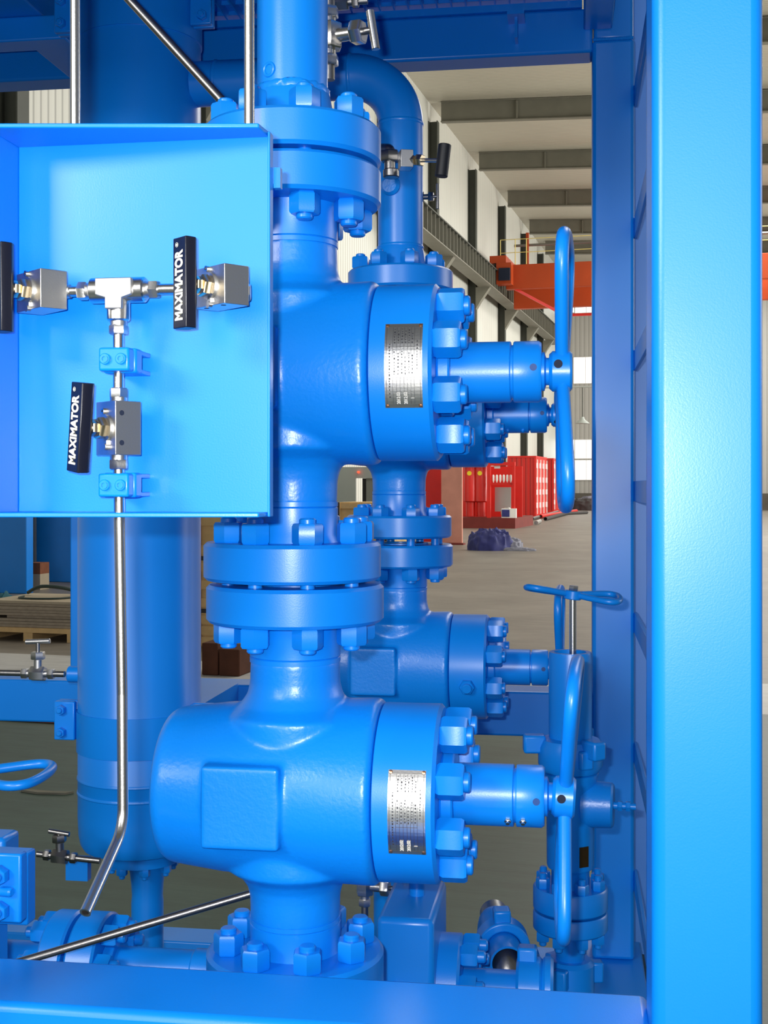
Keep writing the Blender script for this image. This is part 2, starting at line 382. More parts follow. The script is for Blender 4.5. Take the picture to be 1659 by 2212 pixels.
# overhead crane
ct = 67.3
cr = T('overhead_crane', 'orange red overhead travelling crane spanning the hall below the far roof', 'crane', (SL+.95, ct, hz(11.68)), None, FH)
cr.part('girder', MB().box(SL+1.5, SR-1, ct-.9, ct-.45, hz(10.75), hz(11.85)), CRANE, None, .02)
cr.part('girder', MB().box(SL+1.5, SR-1, ct+1.6, ct+2.05, hz(10.15), hz(11.2)), CRANE, None, .02)
et = MB(); et.box(SL+.72, SL+1.6, ct-1.5, ct+2.6, hz(11.86), hz(12.2)); et.box(SL+1.1, SL+1.9, ct-1.6, ct-.9, hz(10.9), hz(11.86))
e_ = cr.part('end_truck', et, CRANE)
for dt in (-1.1, 2.2): cr.part('wheel', MB().cyl((SL+.9, ct+dt, hz(11.86)), (SL+1.0, ct+dt, hz(11.86)), .17), DSTEEL, e_)
cr.part('motor_box', MB().box(SL+1.25, SL+1.85, ct-1.75, ct-1.55, hz(11.05), hz(11.6)), HOLE)
mb = MB()
for s in (SL+1.2, SL+2.0, SL+2.6): mb.cyl((s, ct-.9, hz(11.85)), (s, ct-.9, hz(13.0)), .025, None, 8)
for z in (hz(12.4), hz(13.0)): mb.cyl((SL+1.2, ct-.9, z), (SR-1, ct-.9, z), .02, None, 8)
cr.part('guard_rail', mb, YELL)
cr.part('cable_rail', MB().cyl((SL+1.9, ct-.6, hz(12.75)), (SR-1, ct-.6, hz(12.75)), .07, None, 10), DSTEEL)
cr.part('post', MB().box(SL+2.55, SL+2.7, ct-.75, ct-.6, hz(11.85), hz(13.3)), CRANE)
mb = MB(); mb.bar((SL+1.7, ct-.7, hz(10.9)), (SL+4.5, ct+.2, hz(9.6)), .09, .14); mb.bar((SL+4.5, ct+.2, hz(9.6)), (SL+12, ct+.2, hz(9.6)), .09, .14)
cr.part('brace', mb, RED)

# far hall lamp hanging by the end wall
p = HP(1258, 915, 75)
lp = T('high_bay_lamp', 'small grey bell shaped hall lamp hanging before the end wall', 'lamp', (p.x, p.y, p.z), None, FH)
lp.part('shade', MB().lathe([(0, .42), (.03, .42), (.25, .15), (.4, .1)], p, (0, 0, 1), 20), GREYG)
lp.part('hanger', MB().cyl(p+Vector((0, 0, .4)), p+Vector((0, 0, 2.2)), .03, None, 8), GREEN)
lp.part('cross_pipe', MB().cyl(p+Vector((-3, 0, 2.2)), p+Vector((2, 0, 2.2)), .05, None, 8), GREYG)

# ------------------------------------------------------------ goods on the hall floor (hall frame)
def floor_pt(px, py):
    d = CAM.z*FPX/(py-HOR); q = HP(px, py, d); q.z = 0; return q, d/FPX
def container(px0, px1, py, top, depth, label, letters):
    q, k = floor_pt(px0, py); q2, _ = floor_pt(px1, py); wd = abs((q2-q).length); x0, x1 = q.x, q.x+wd; y0 = q.y; h = (py-top)*k
    c = T('red_container', label, 'container', (x0, y0, 0), 'red equipment containers', FH)
    c.part('end_panel', MB().box(x0+.08, x1-.1, y0+.04, y0+.1, .12, h-.1), REDR)
    c.part('side_panel', MB().box(x1-.12, x1-.03, y0+.1, y0+depth-.1, .12, h-.1), RED)
    c.part('roof', MB().box(x0, x1, y0, y0+depth, h-.1, h), RED); c.part('base', MB().box(x0, x1, y0, y0+depth, 0, .12), RED)
    for (xx, yy) in ((x0, y0), (x1-.12, y0), (x0, y0+depth-.12), (x1-.12, y0+depth-.12)):
        c.part('corner_post', MB().box(xx, xx+.12, yy, yy+.12, .12, h-.1), RED)
    for j in range(4):                                   # white door gear on the long side
        yy = y0+.35+j*(depth-.7)/3
        rod = c.part('lock_rod', MB().cyl((x1+.02, yy, .2), (x1+.02, yy, h-.2), .03, None, 8), WHITE)
        for z in (.55, 1.3, 2.0, h-.7): c.part('bracket', MB().box(x1-.03, x1+.03, yy-.22, yy+.22, z, z+.3), WHITE, rod)
container(1096, 1158, 1118, 985, 4.6, 'red corrugated container with white door gear, nearer of two by the far wall', 1)
container(1166, 1196, 1107, 990, 7, 'red container with white door gear, farther one behind the first container', 0)
# red equipment skid with two cylinders
q, k = floor_pt(1000, 1141); h = 135*k; X0, Y0 = q.x, q.y
es = T('red_equipment_skid', 'open red steel equipment skid with upright cylinders and white gauges', 'skid', (X0, Y0, 0), None, FH)
es.part('base', MB().box(X0-1.2, X0+2.25, Y0, Y0+5.0, .0, .45), REDB)
for px in (1011, 1034):
    x = X0+(px-1000)*k
    cy = es.part('gas_cylinder', MB().lathe([(.5, .05), (.5, .2), (1.1, .2), (1.15, .3), (2.9, .3), (3.15, .15), (3.3, .05)], (x, Y0+.6, 0), (0, 0, 1), 24), RED)
    es.part('yellow_dot', MB().cyl((x, Y0+.33, 2.35), (x, Y0+.29, 2.35), .1, None, 12), YEL2, cy)
es.part('post', MB().box(X0+1.0, X0+1.15, Y0+.2, Y0+.35, .45, h), RED); es.part('post', MB().box(X0-.5, X0-.3, Y0+.2, Y0+.4, .45, h), RED)
es.part('post', MB().box(X0+2.1, X0+2.2, Y0+.2, Y0+.3, .45, h), RED); es.part('back_panel', MB().box(X0-.5, X0+2.2, Y0+2.2, Y0+2.3, .45, h), RED)
es.part('top_beam', MB().box(X0-.5, X0+2.2, Y0+.2, Y0+.4, h, h+.15), RED)
es.part('polished_panel', MB().box(X0+1.2, X0+1.9, Y0+1.0, Y0+1.05, .7, 1.75), BRUSH)
es.part('valve_shelf', MB().box(X0+1.15, X0+2.1, Y0+.3, Y0+.5, 1.85, 1.95), RED)
for j in range(6):
    x = X0+1.25+j*.15
    g = es.part('gauge', MB().lathe([(0, .02), (.1, .05), (.3, .05), (.34, .02)], (x, Y0+.35, 1.95), (0, 0, 1), 10), WHITE)
es.part('white_notice', MB().box(X0+1.3, X0+1.55, Y0+.3, Y0+.32, 2.55, 2.85), WHITE)
es.part('hose_reel', MB().torus((X0+1.75, Y0+.8, .65), (0, 1, 0), .2, .06, 20, 8), BRUSH)
# crates and sheets by it
q, k = floor_pt(953, 1176)
solo('red_sheet', 'plain red steel box behind the gooseneck stack, left of the pink board', 'box', MB().box(q.x-.9, q.x+.02, q.y+.6, q.y+1.6, 0, 165*k), RED, .02, None, FH)
solo('pink_board', 'tall pinkish wooden board standing on the floor beside the red cylinders', 'board', MB().box(q.x, q.x+46*k, q.y+.0, q.y+.12, 0.05, 175*k), PINK, .01, None, FH)
solo('timber_sill', 'low reddish timber lying at the foot of the pink board', 'timber', MB().box(q.x-.6, q.x+52*k, q.y-.22, q.y+.1, 0, .05), REDB, 0, None, FH)
q, k = floor_pt(1128, 1112+18)
bx = T('carton', 'small white and blue carton on the edge of the red skid base', 'carton', (q.x, q.y, .0), None, FH)
q.x, q.y = X0+2.0, Y0+.05
bx.o.matrix_world = FH @ Tr(q.x, q.y, .45); bx.loc = Vector((q.x, q.y, .45))
bx.part('carton_body', MB().box(q.x-.35, q.x+.28, q.y+.02, q.y+.18, .45, .85), WHITE); bx.part('blue_print', MB().box(q.x-.33, q.x+.0, q.y-.0, q.y+.018, .5, .8), NAVY)
# navy tarpaulin heap
q, k = floor_pt(1056, 1190)
from mathutils import noise as NZ
def heap(cx, cy, rx, ry, h, seed, m, *_):
    mb = MB(); N, Mr = 90, 30; rings = []; off = Vector((seed*3.1, seed*1.7, 0))
    for i in range(Mr+1):
        u = i/Mr; ring = []
        for j in range(N):
            a = 2*PI*j/N; d = Vector((math.cos(a), math.sin(a), 0))
            f = 1+.22*NZ.noise(d*1.6+off)+.10*NZ.noise(d*4+off)
            r = max(.0, math.cos(u*PI/2))**.55*f if i < Mr else 0.02
            p_ = d*r; fold = (1-abs(NZ.noise(Vector((p_.x*2.2, p_.y*3.5, u*2))+off)))**3-.4+.5*NZ.noise(Vector((p_.x*6, p_.y*6, u*4))+off)
            k_ = min(1, 4*u)
            z = h*(math.sin(u*PI/2)**.8)*(.85+.22*fold*k_)
            p_ *= 1+.10*fold*k_
            ring.append(mb.v((cx+rx*p_.x, cy+ry*p_.y, max(0, z))))
        rings.append(ring)
    for A, B in zip(rings, rings[1:]):
        for j in range(N): mb.f([A[j], A[(j+1) % N], B[(j+1) % N], B[j]])
    mb.f(rings[0][::-1]); mb.f(rings[-1])
    return mb
tp = T('tarpaulin', 'crumpled navy blue tarpaulin heaped on the concrete hall floor', 'tarpaulin', (q.x, q.y+.5, 0), None, FH)
tp.part('navy_sheet', heap(q.x-.05, q.y+.5, .62, .5, .62, 3, NAVY, '', '', ''), NAVY, ang=60)
tp.part('grey_sheet', heap(q.x+.42, q.y+.75, .42, .4, .36, 5, GTARP, '', '', ''), GTARP, label='grey reverse side of the sheet', ang=60)
tp.part('loose_corner', heap(q.x+.75, q.y+.25, .5, .16, .1, 9, GTARP, '', '', ''), GTARP, ang=60)
# steel stock on the floor in front of the containers
for i, (pa, pb, r, m, lab) in enumerate((((1168, 1120), (1245, 1107), .11, RED, 'red pipe lying on the floor at right of the containers'),
        ((1150, 1124), (1205, 1108), .09, DSTEEL, 'grey steel pipe lying nearest the container corner'),
        ((1178, 1125), (1232, 1110), .10, STUFFD, 'dark steel pipe lying just before the red pipe'),
        ((1158, 1134), (1166, 1130), .10, BRUSH, 'short pale pipe end on the floor below the container corner'),
        ((1225, 1112), (1268, 1110), .09, STUFFD, 'dark bar lying crosswise at the right end of the pipes'))):
    a, _ = floor_pt(*pa); b, _ = floor_pt(*pb); a.z = b.z = r
    solo('steel_pipe', lab, 'pipe', MB().tube([a, b], r, 12, .8), m, 0, 'loose steel stock on the floor', FH)
for i, (px, py, w_, h_, m, lab) in enumerate(((1262, 1094, 1.4, .9, STUFFD, 'dark heap of scrap at the far wall below the windows'), (1280, 1088, 1.8, 1.1, GTARP, 'pale heap of bars at the far wall'))):
    q, k = floor_pt(px, 1103); 
    solo('scrap_heap', lab, 'scrap', heap(q.x, 93.5+2*i, w_, .8, h_, 20+i, m, '', '', ''), m, 0, None, FH, ang=60)

# grey green booth with a red lamp (seen under the upper valve)
q, k = floor_pt(770, 1168); B0 = q.x-30*k
cb = T('control_booth', 'grey green booth with open doorway and red lamp against the hall wall', 'booth', (B0, q.y, 0), None, FH)
zt = 1.8+38*k; zb = 1.8-35*k
cb.part('front_panel', MB().box(B0-.6, q.x-2*k, q.y, q.y+.06, 0, zt), GREYG); cb.part('lintel', MB().box(q.x-2*k, q.x+60*k, q.y, q.y+.06, 1.8+17*k, zt), GREYG)
cb.part('door', MB().box(q.x+20*k, q.x+60*k, q.y+.1, q.y+.15, 0, 1.8+17*k), mat('booth_door', (.22, .23, .2), .6))
cb.part('interior', MB().box(q.x-2*k, q.x+20*k, q.y+.8, q.y+.85, 0, 1.8+17*k), STUFFD); cb.part('roof', MB().box(B0-.6, q.x+60*k, q.y, q.y+2, zt, zt+.05), GREYG)
cb.part('red_lamp', MB().cyl((q.x+6*k, q.y-.02, 1.8+30*k), (q.x+6*k, q.y-.12, 1.8+30*k), 2.2*k, None, 12), REDL)
# pine crate behind the stacks
q, k = floor_pt(735, 1250); 
def crate(x0, x1, y0, y1, z0, z1, label, dark=True):
    c = T('pine_crate', label, 'crate', ((x0+x1)/2, y0, z0), 'pale pine crates on the hall floor', FH)
    c.part('panel', MB().box(x0+.02, x1-.02, y0+.02, y1-.02, z0, z1), WOOD)
    for z in (z0+.02, (z0+z1)/2-.05, z1-.12): c.part('batten', MB().box(x0, x1, y0-.005, y0+.02, z, z+.1), WOOD)
    for x in (x0, x1-.1): c.part('batten', MB().box(x, x+.1, y0-.02, y0-.005, z0, z1), WOOD)
    for x in (x0+.05, x1-.2): c.part('dark_strap', MB().box(x, x+.04, y0-.024, y0-.021, z0, z1), STUFFD)
    return c
crate(q.x-.1, q.x+1.1, q.y, q.y+1.2, .0, 1.8-35*k, 'pine crate seen under the upper front valve, before the booth')
q, k = floor_pt(475, 1400); x0 = q.x-62*k; x1 = q.x+110*k
zz = [1.8-(y-1050)*k for y in (1400, 1320, 1206, 1118)]
crate(x0, x1, q.y, q.y+.8, .0, zz[1]-.03, 'pine crate at the foot of the stack right of the vessel')
crate(x0, x1, q.y, q.y+.8, zz[1]+.02, zz[2]-.03, 'pine crate in the middle of the stack right of the vessel')
crate(x0, x1, q.y, q.y+.8, zz[2]+.02, zz[3]+.35, 'pine crate on top of the stack right of the vessel')
for i, z in enumerate((zz[1], zz[2])):
    solo('skid_runner', ['dark runner between the lowest and middle pine crates', 'dark runner between the middle and top pine crates'][i], 'runner',
         MB().box(x0+.05, x1-.05, q.y+.02, q.y+.7, z-.03, z+.02), STUFFD, 0, None, FH)
q, k = floor_pt(478, 1460)
for i, (a, b, h_) in enumerate(((-46, -8, 70), (-6, 42, 58))):
    solo('timber_block', ['dark red brown timber block right of the vessel, larger of the pair', 'dark red brown timber block nearest the front valve neck, smaller of the pair'][i], 'timber',
         MB().box(q.x+a*k, q.x+b*k, q.y, q.y+.4, 0, h_*k), RUSTY, .012, None, FH)

# board pile on a pallet, cables, cloth
q, k = floor_pt(80, 1386); a = q.x-.75; b = q.x+.50; yf = q.y
pl = T('wooden_pallet', 'yellowish wooden pallet under the grey boards', 'pallet', (q.x, yf, 0), None, FH)
pl.part('deck', MB().box(a, b, yf, yf+1.1, .1, .155), WOOD)
for x in (a, (a+b)/2-.06, b-.12): pl.part('runner', MB().box(x, x+.12, yf+.01, yf+1.1, 0, .1), WOOD)
z = .156; rnd = random.Random(4)
for i in range(9):
    e = .03 if i > 3 else .012
    dx, dy = rnd.uniform(-.05, .05), rnd.uniform(0, .06)
    h_ = .034
    solo('board', 'grey weathered board in the pile on the pallet, %s' % ['bottom one', 'second from the bottom', 'third from the bottom', 'fourth from the bottom', 'middle one', 'fourth from the top', 'third from the top', 'second from the top', 'topmost with a pale face'][i],
         'board', MB().box(a+.02+dx+(.25 if i == 3 else 0), b-.05+dx, yf+.02+dy, yf+1.0+dy, z, z+h_-.002), CARD if i == 8 else BOARD, .003, 'boards piled on the pallet', FH); z += h_
def cable(pts, r, lab, m=CABLE, name='cable', cat='cable'):
    P = [Vector(p) for p in pts]; out = []
    for i in range(len(P)-1):                      # smooth (Catmull-Rom) run
        p0, p1, p2, p3 = P[max(i-1, 0)], P[i], P[i+1], P[min(i+2, len(P)-1)]
        for s_ in range(8):
            u = s_/8; out.append(.5*((2*p1)+(p2-p0)*u+(2*p0-5*p1+4*p2-p3)*u*u+(3*p1-p0-3*p2+p3)*u**3))
    out.append(P[-1]); return solo(name, lab, cat, MB().tube(out, r, 8), m, 0, None, FH)
xm = (a+b)/2; zt = z+.012
cable([(xm-.35, yf+.5, zt), (xm-.28, yf+.28, zt), (xm-.05, yf+.22, zt), (xm+.2, yf+.3, zt), (xm+.3, yf+.55, zt), (xm+.25, yf+.8, zt)], .012, 'dark cable looped over the topmost grey board')
cable([(xm-.45, yf+.75, zt+.02), (xm-.25, yf+.7, zt+.1), (xm-.0, yf+.75, zt+.09), (xm+.2, yf+.9, zt+.03), (xm+.45, yf+.95, zt+.02)], .022, 'thick dark hose coiled at the back of the board pile', CABLE, 'hose', 'hose')
for i, x in enumerate((xm+.22, xm+.36)):
    solo('red_plug', ['red cable plug on the boards, left one', 'red cable plug on the boards, right one beside the vessel'][i], 'plug', MB().cyl((x, yf+.62-i*.05, zt+.018), (x+.1, yf+.6-i*.05, zt+.018), .025, None, 12), RED, 0, None, FH)
solo('teal_cloth', 'teal cloth hanging at the left end of the board pile', 'cloth', heap(a-.12, yf+.5, .16, .5, .5, 31, TEAL, '', '', ''), TEAL, 0, None, FH, ang=60)
# blue machine housings behind the boards
q, k = floor_pt(57, 1283)
h1 = solo('blue_cabinet', 'blue steel cabinet with a bolt, at the left edge behind the boards', 'cabinet', MB().box(q.x-.95, q.x, q.y, q.y+.22, 0, 2.5), BLUE, .015, None, FH)
q2, k2 = floor_pt(100, 1262)
solo('blue_cabinet', 'blue steel cabinet farther back, right of the first one', 'cabinet', MB().box(q2.x-60*k2, q2.x+2.2, q2.y+.5, q2.y+2, 0.0, 2.5), BLUE, .015, None, FH)
q3, k3 = floor_pt(75, 1274)
pb = T('cardboard_box', 'tan and brown box standing in the gap between the two blue cabinets', 'box', (q3.x, q3.y, 0), None, FH)
pb.part('tan_side', MB().box(q3.x-16*k3, q3.x+13*k3, q3.y, q3.y+.3, 0, 34*k3), CARD); pb.part('brown_top', MB().box(q3.x-16*k3, q3.x+13*k3, q3.y, q3.y+.3, 34*k3, 58*k3), BROWN)
q, k = floor_pt(30, 1557)
cable([(q.x-1.2, q.y+.2, .012), (q.x-.3, q.y+.01, .012), (q.x+.35, q.y-.01, .012), (q.x+1.1, q.y-.05, .012), (q.x+2.2, q.y+.05, .012)], .012, 'thin faded red hose lying across the green floor', mat('faded_red', (.30, .08, .045), .6), 'hose', 'hose')
q, k = floor_pt(97, 1714)
solo('wood_strip', 'thin pale strip of wood lying on the green floor left of the vessel', 'strip', MB().prism([(q.x-.16, q.y), (q.x-.03, q.y-.03), (q.x+.13, q.y), (q.x+.16, q.y+.05), (q.x+.05, q.y+.02), (q.x-.1, q.y+.03)], 0.0, .012), mat('pale_strip', (.16, .15, .11), .7), 0, None, FH)
# ------------------------------------------------------------ the blue skid frame
def nut_mesh(name, af, h, stud, ext):
    mb = MB(); mb.hex((0, 0, 0), (0, 0, h), af, 0, .16)
    if ext: mb.lathe([(h-.002, stud), (h+ext-.0025, stud), (h+ext, stud-.0025)], (0, 0, 0), (0, 0, 1), 20)
    return mesh(mb, name, BLUE, None, 30)
NUT = nut_mesh('nut', .0465, .036, .0145, .009)
NUTB = nut_mesh('bonnet_nut', .0545, .046, .017, .010)
NUTS = nut_mesh('small_nut', .03, .024, .009, .012)
NUTF = nut_mesh('frame_nut', .028, .018, .009, .008)
RT = 1.063                                      # top of the mid rails
fx0, fx1 = WY(1409, 1000, 1.68).x, WY(1651, 1000, 1.68).x
cxl, cxr = WY(1279, 1000, 4.5).x, WY(1371, 1000, 4.5).x
fr = T('equipment_skid', 'blue welded box section equipment skid around the valves', 'skid', (0, 3.1, 0))
fr.part('column', MB().box(fx0, fx1, 1.68, 1.68+(fx1-fx0), .0, 4.2), BLUE, None, .017, 'broad front column').modifiers[0].segments = 4
fr.part('column', MB().box(cxl, cxr, 4.5, 4.65, .12, 3.385), BLUE, None, .014).modifiers[0].segments = 3
fr.part('column', MB().box(cxl+.006, cxr-.004, 4.506, 4.644, 3.385, 4.2), BLUE, None, .012)
mb = MB()
for k in range(24): x = cxl+.008+(cxr-cxl-.016)*k/23; mb.lathe([(-.006, 0), (-.004, .005), (.0, .007), (.004, .005), (.006, 0)], (x, 4.5, 3.385), (1, 0, 0), 8)
fr.part('weld_bead', mb, BLUE)
fr.part('base_beam', MB().box(cxl-.02, cxr+.03, 1.9, 4.7, .0, .12), BLUE, None, .006)
fr.part('base_beam', MB().box(-3.2, cxl-.02, 4.5, 4.65, .0, .1), BLUE, None, .006)
fr.part('base_beam', MB().box(-3.2, fx0, 1.7, 1.85, .0, .12), BLUE, None, .006)
fr.part('rail', MB().box(-3.2, fx0+.004, 1.68, 1.852, RT-.16, RT), BLUE, None, .012, 'front rail below the valves').modifiers[0].segments = 3
fr.part('rail', MB().box(-3.2, cxl+.002, 4.5, 4.65, RT-.16, RT), BLUE, None, .008)
fr.part('rail', MB().box(cxl+.03, cxr-.02, 1.83, 4.5, RT-.16, RT), BLUE, None, .008) if 0 else None
fr.part('top_beam', MB().box(-3.2, cxl+.002, 4.5, 4.63, 3.343, 3.50), BLUE, None, .010)
fr.part('top_beam', MB().box(cxl-.03, cxl+.07, 2.0, 4.5, 3.42, 3.60), BLUE, None, .006)
fr.part('top_beam', MB().box(-3.2, -1.62, 3.85, 3.95, 3.25, 3.33), BLUE, None, .006)
fr.part('top_beam', MB().box(-1.86, -1.70, 2.4, 4.5, 3.33, 3.45), BLUE, None, .006)
pxl = WY(151, 1300, 4.5).x; pxr = WY(186, 1300, 4.5).x
fr.part('post', MB().box(pxl, pxr, 4.5, 4.56, RT, 3.343), BLUE, None, .006)
# the ladder shaped side frame between the two columns on the right
LX = .222
fr.part('ladder_post', MB().box(LX, LX+.05, 3.40, 3.80, .12, 4.2), BLUE, None, .006)
for yy in (150, 455, 760, 1062, 1365, 1665, 1960):
    z = 1.8+(1050-yy)/2700*4.15
    fr.part('rung', MB().box(LX, LX+.012, 3.80, 4.53, z-.036, z+.036), BLUE, None, .002)
fr.part('lightened_plate', MB().box(LX-.02, LX+.22, 4.90, 4.906, .0, 4.2), LITBLUE, label='blue plate, lightened to look lit, seen through the ladder openings')  # plate added facing the view; its lighter colour imitates brightly lit openings
# little clip under the deck beam
c0 = W(1117, 52, 4.5)
mb = MB(); mb.box(c0.x-.03, c0.x+.03, 4.40, 4.5, c0.z-.008, c0.z+.006); mb.box(c0.x-.005, c0.x+.005, 4.43, 4.5, c0.z-.08, c0.z-.008)
fr.part('clip', mb, BLUE)
fr.part('rail_gusset', MB().prism([(-1.0, 4.5), (-.76, 4.5), (-.80, 4.2), (-.86, 4.2)], RT-.05, RT-.03), BLUE)
gr = T('deck_grating', 'blue steel deck plate on bearing bars over the rear of the skid', 'deck', (-1.4, 3.6, 3.5))
def deck_mb(x0, x1):
    mb = MB(); mb.box(x0, x1, 2.75, 4.6, 3.56, 3.566); x = x0+.02
    while x < x1: mb.box(x-.003, x+.003, 2.75, 4.49, 3.525, 3.56); x += .052
    y = 2.8
    while y < 4.5: mb.box(x0, x1, y-.002, y+.002, 3.545, 3.56); y += .1
    return mb
gr.part('plate', deck_mb(-3.2, cxl-.035), BLUE)
gr.part('shade_board', MB().box(-3.2, cxl-.035, 2.60, 2.66, 2.93, 3.57), BLUE, None, .006); gr.part('edge_bar', MB().box(-3.2, cxl-.035, 4.49, 4.6, 3.50, 3.525), BLUE)  # unseen front board added to shade the upper rear of the skid

# ------------------------------------------------------------ gate valves (local frame: stem along +X, bore along Z)
NR, FR, PC = .0815, .159, .120
def flange_mb(mb, z0, z1, ro, ri):
    return mb.lathe([(z0, ri), (z0, ro-.006), (z0+.006, ro), (z1-.006, ro), (z1, ro-.006), (z1, ri)], (0, 0, 0), (0, 0, 1), 96)
gv = T('gate_valve', '', 'valve', (0, 0, 0))
mb = MB()
mb.lathe([(-.234, 0), (-.234, .116), (-.229, .129), (-.217, .1375), (-.185, .142), (-.12, .150), (-.02, .156), (.08, .161), (.15, .163), (.152, .163), (.160, .155), (.1605, .0)], (0, 0, 0), (1, 0, 0), 128)
mb.lathe([(-.235, 0), (-.235, .080), (-.19, .081), (-.170, .086), (-.152, .099), (-.135, .125), (0, .125), (.135, .125), (.152, .099), (.170, .086), (.19, .081), (.235, .080), (.235, 0)], (0, 0, 0), (0, 0, 1), 128)
mb.box(-.127, .008, -.1645, -.05, -.07, .07)
bd = gv.part('body', mb, CAST)
md = bd.modifiers.new('remesh', 'REMESH'); md.mode = 'VOXEL'; md.voxel_size = .0042; md.use_smooth_shade = True
sm = bd.modifiers.new('smooth', 'SMOOTH'); sm.factor = .6; sm.iterations = 7
bake(bd)
for s in (-1, 1):
    mb = MB(); prof = [(.228, NR), (.236, NR), (.2375, NR-.002), (.239, NR), (.285, NR), (.300, NR+.006), (.310, NR+.006)]
    mb.lathe([(s*h, r) for h, r in prof], (0, 0, 0), (0, 0, 1), 96); gv.part('neck', mb, BLUE)
    mb = MB(); flange_mb(mb, *sorted((s*.300, s*.367)), FR, .05); f_ = gv.part('flange', mb, BLUE); LOWF = f_ if s < 0 else LOWF
    gv.part('seal_ring', MB().ring((0, 0, s*.367), (0, 0, s*.3708), .085, .05), BLUE)
gv.part('bonnet', MB().lathe([(.1605, .0), (.1605, .150), (.163, .1555), (.262, .1555), (.268, .149), (.268, 0)], (0, 0, 0), (1, 0, 0), 128), BLUE)
BPC = .121
for k in range(8):
    a = R(22.5+45*k); p = Vector((.268, BPC*math.sin(a), BPC*math.cos(a)))
    link('nut', NUTB, gv.o, Tr(p) @ zto((1, 0, 0)) @ turn('Z', random.uniform(-8, 8)))
    a = R(22.5+45*k); q = Vector((PC*math.sin(a), -PC*math.cos(a), 0))
    sx = link('stud', None or mesh(MB().cyl((0, 0, -.09), (0, 0, .09), .0125, None, 16), 'stud', BLUE), gv.o, Tr(q+Vector((0, 0, .371)))) if k == 0 else link('stud', sx.data, gv.o, Tr(q+Vector((0, 0, .371))))
    for s in (-1, 1):
        link('nut', NUT, gv.o, Tr(q+Vector((0, 0, .371+s*.071))) @ (turn('X', 180) if s < 0 else Matrix.Identity(4)) @ turn('Z', random.uniform(0, 60)))
gv.part('gland', MB().cyl((.268, 0, 0), (.29, 0, 0), .078, None, 48, .003), BLUE)
gv.part('stem_housing', MB().lathe([(.28, .0), (.28, .0535), (.3905, .0535), (.3920, .0520), (.3922, .0470), (.3945, .0470), (.3945, 0)], (0, 0, 0), (1, 0, 0), 64), BLUE)
cp = gv.part('housing_cap', MB().lathe([(.3945, 0), (.3945, .0470), (.3962, .0470), (.3964, .0520), (.398, .0535), (.440, .0535), (.445, .050), (.445, 0)], (0, 0, 0), (1, 0, 0), 64), BLUE)
gv.part('grub_hole', MB().cyl((.432, -.0505, .003), (.432, -.0540, .003), .0062, None, 20), PORT, cp)
gv.part('stem_collar', MB().lathe([(.44, 0), (.44, .034), (.45, .034), (.453, .024), (.470, .024), (.47, 0)], (0, 0, 0), (1, 0, 0), 40), BLUE)
# handwheel: two rounded loops springing from the hub
def smooth(P, n=6):
    P = [Vector(q) for q in P]; out = []
    for i in range(len(P)-1):
        p0, p1, p2, p3 = P[max(i-1, 0)], P[i], P[i+1], P[min(i+2, len(P)-1)]
        for s_ in range(n):
            u = s_/n; out.append(.5*((2*p1)+(p2-p0)*u+(2*p0-5*p1+4*p2-p3)*u*u+(3*p1-p0-3*p2+p3)*u**3))
    return out+[P[-1]]
EX, EY, EZ = Vector((1, 0, 0)), Vector((0, 1, 0)), Vector((0, 0, 1))
def lobes(c, u, v, n_, Rr, r, tw=.05):
    mb = MB(); k = Rr/.236
    for s in (1, -1):
        P = [c+u*(s*a*k)+v*(b*k)+n_*((tw*s*b+.03*a)*k) for a, b in ((.02, .008), (.10, .060), (.175, .096), (.222, .075), (.236, 0), (.222, -.075), (.175, -.096), (.10, -.060), (.02, -.008))]
        mb.tube(smooth(P, 7), r, 16)
    return mb
WR = .236
hw = gv.part('handwheel', lobes(Vector((.480, 0, 0)), EZ, EY, EX, WR, .0118), BLUE)
hb = MB().lathe([(.458, 0), (.458, .030), (.464, .0355), (.494, .0355), (.498, .031), (.498, 0)], (0, 0, 0), (1, 0, 0), 40)
gv.part('hub', hb, BLUE, hw); gv.part('pin_hole', MB().cyl((.474, -.0345, .008), (.474, -.0362, .008), .0075, None, 20), HOLE, hw)
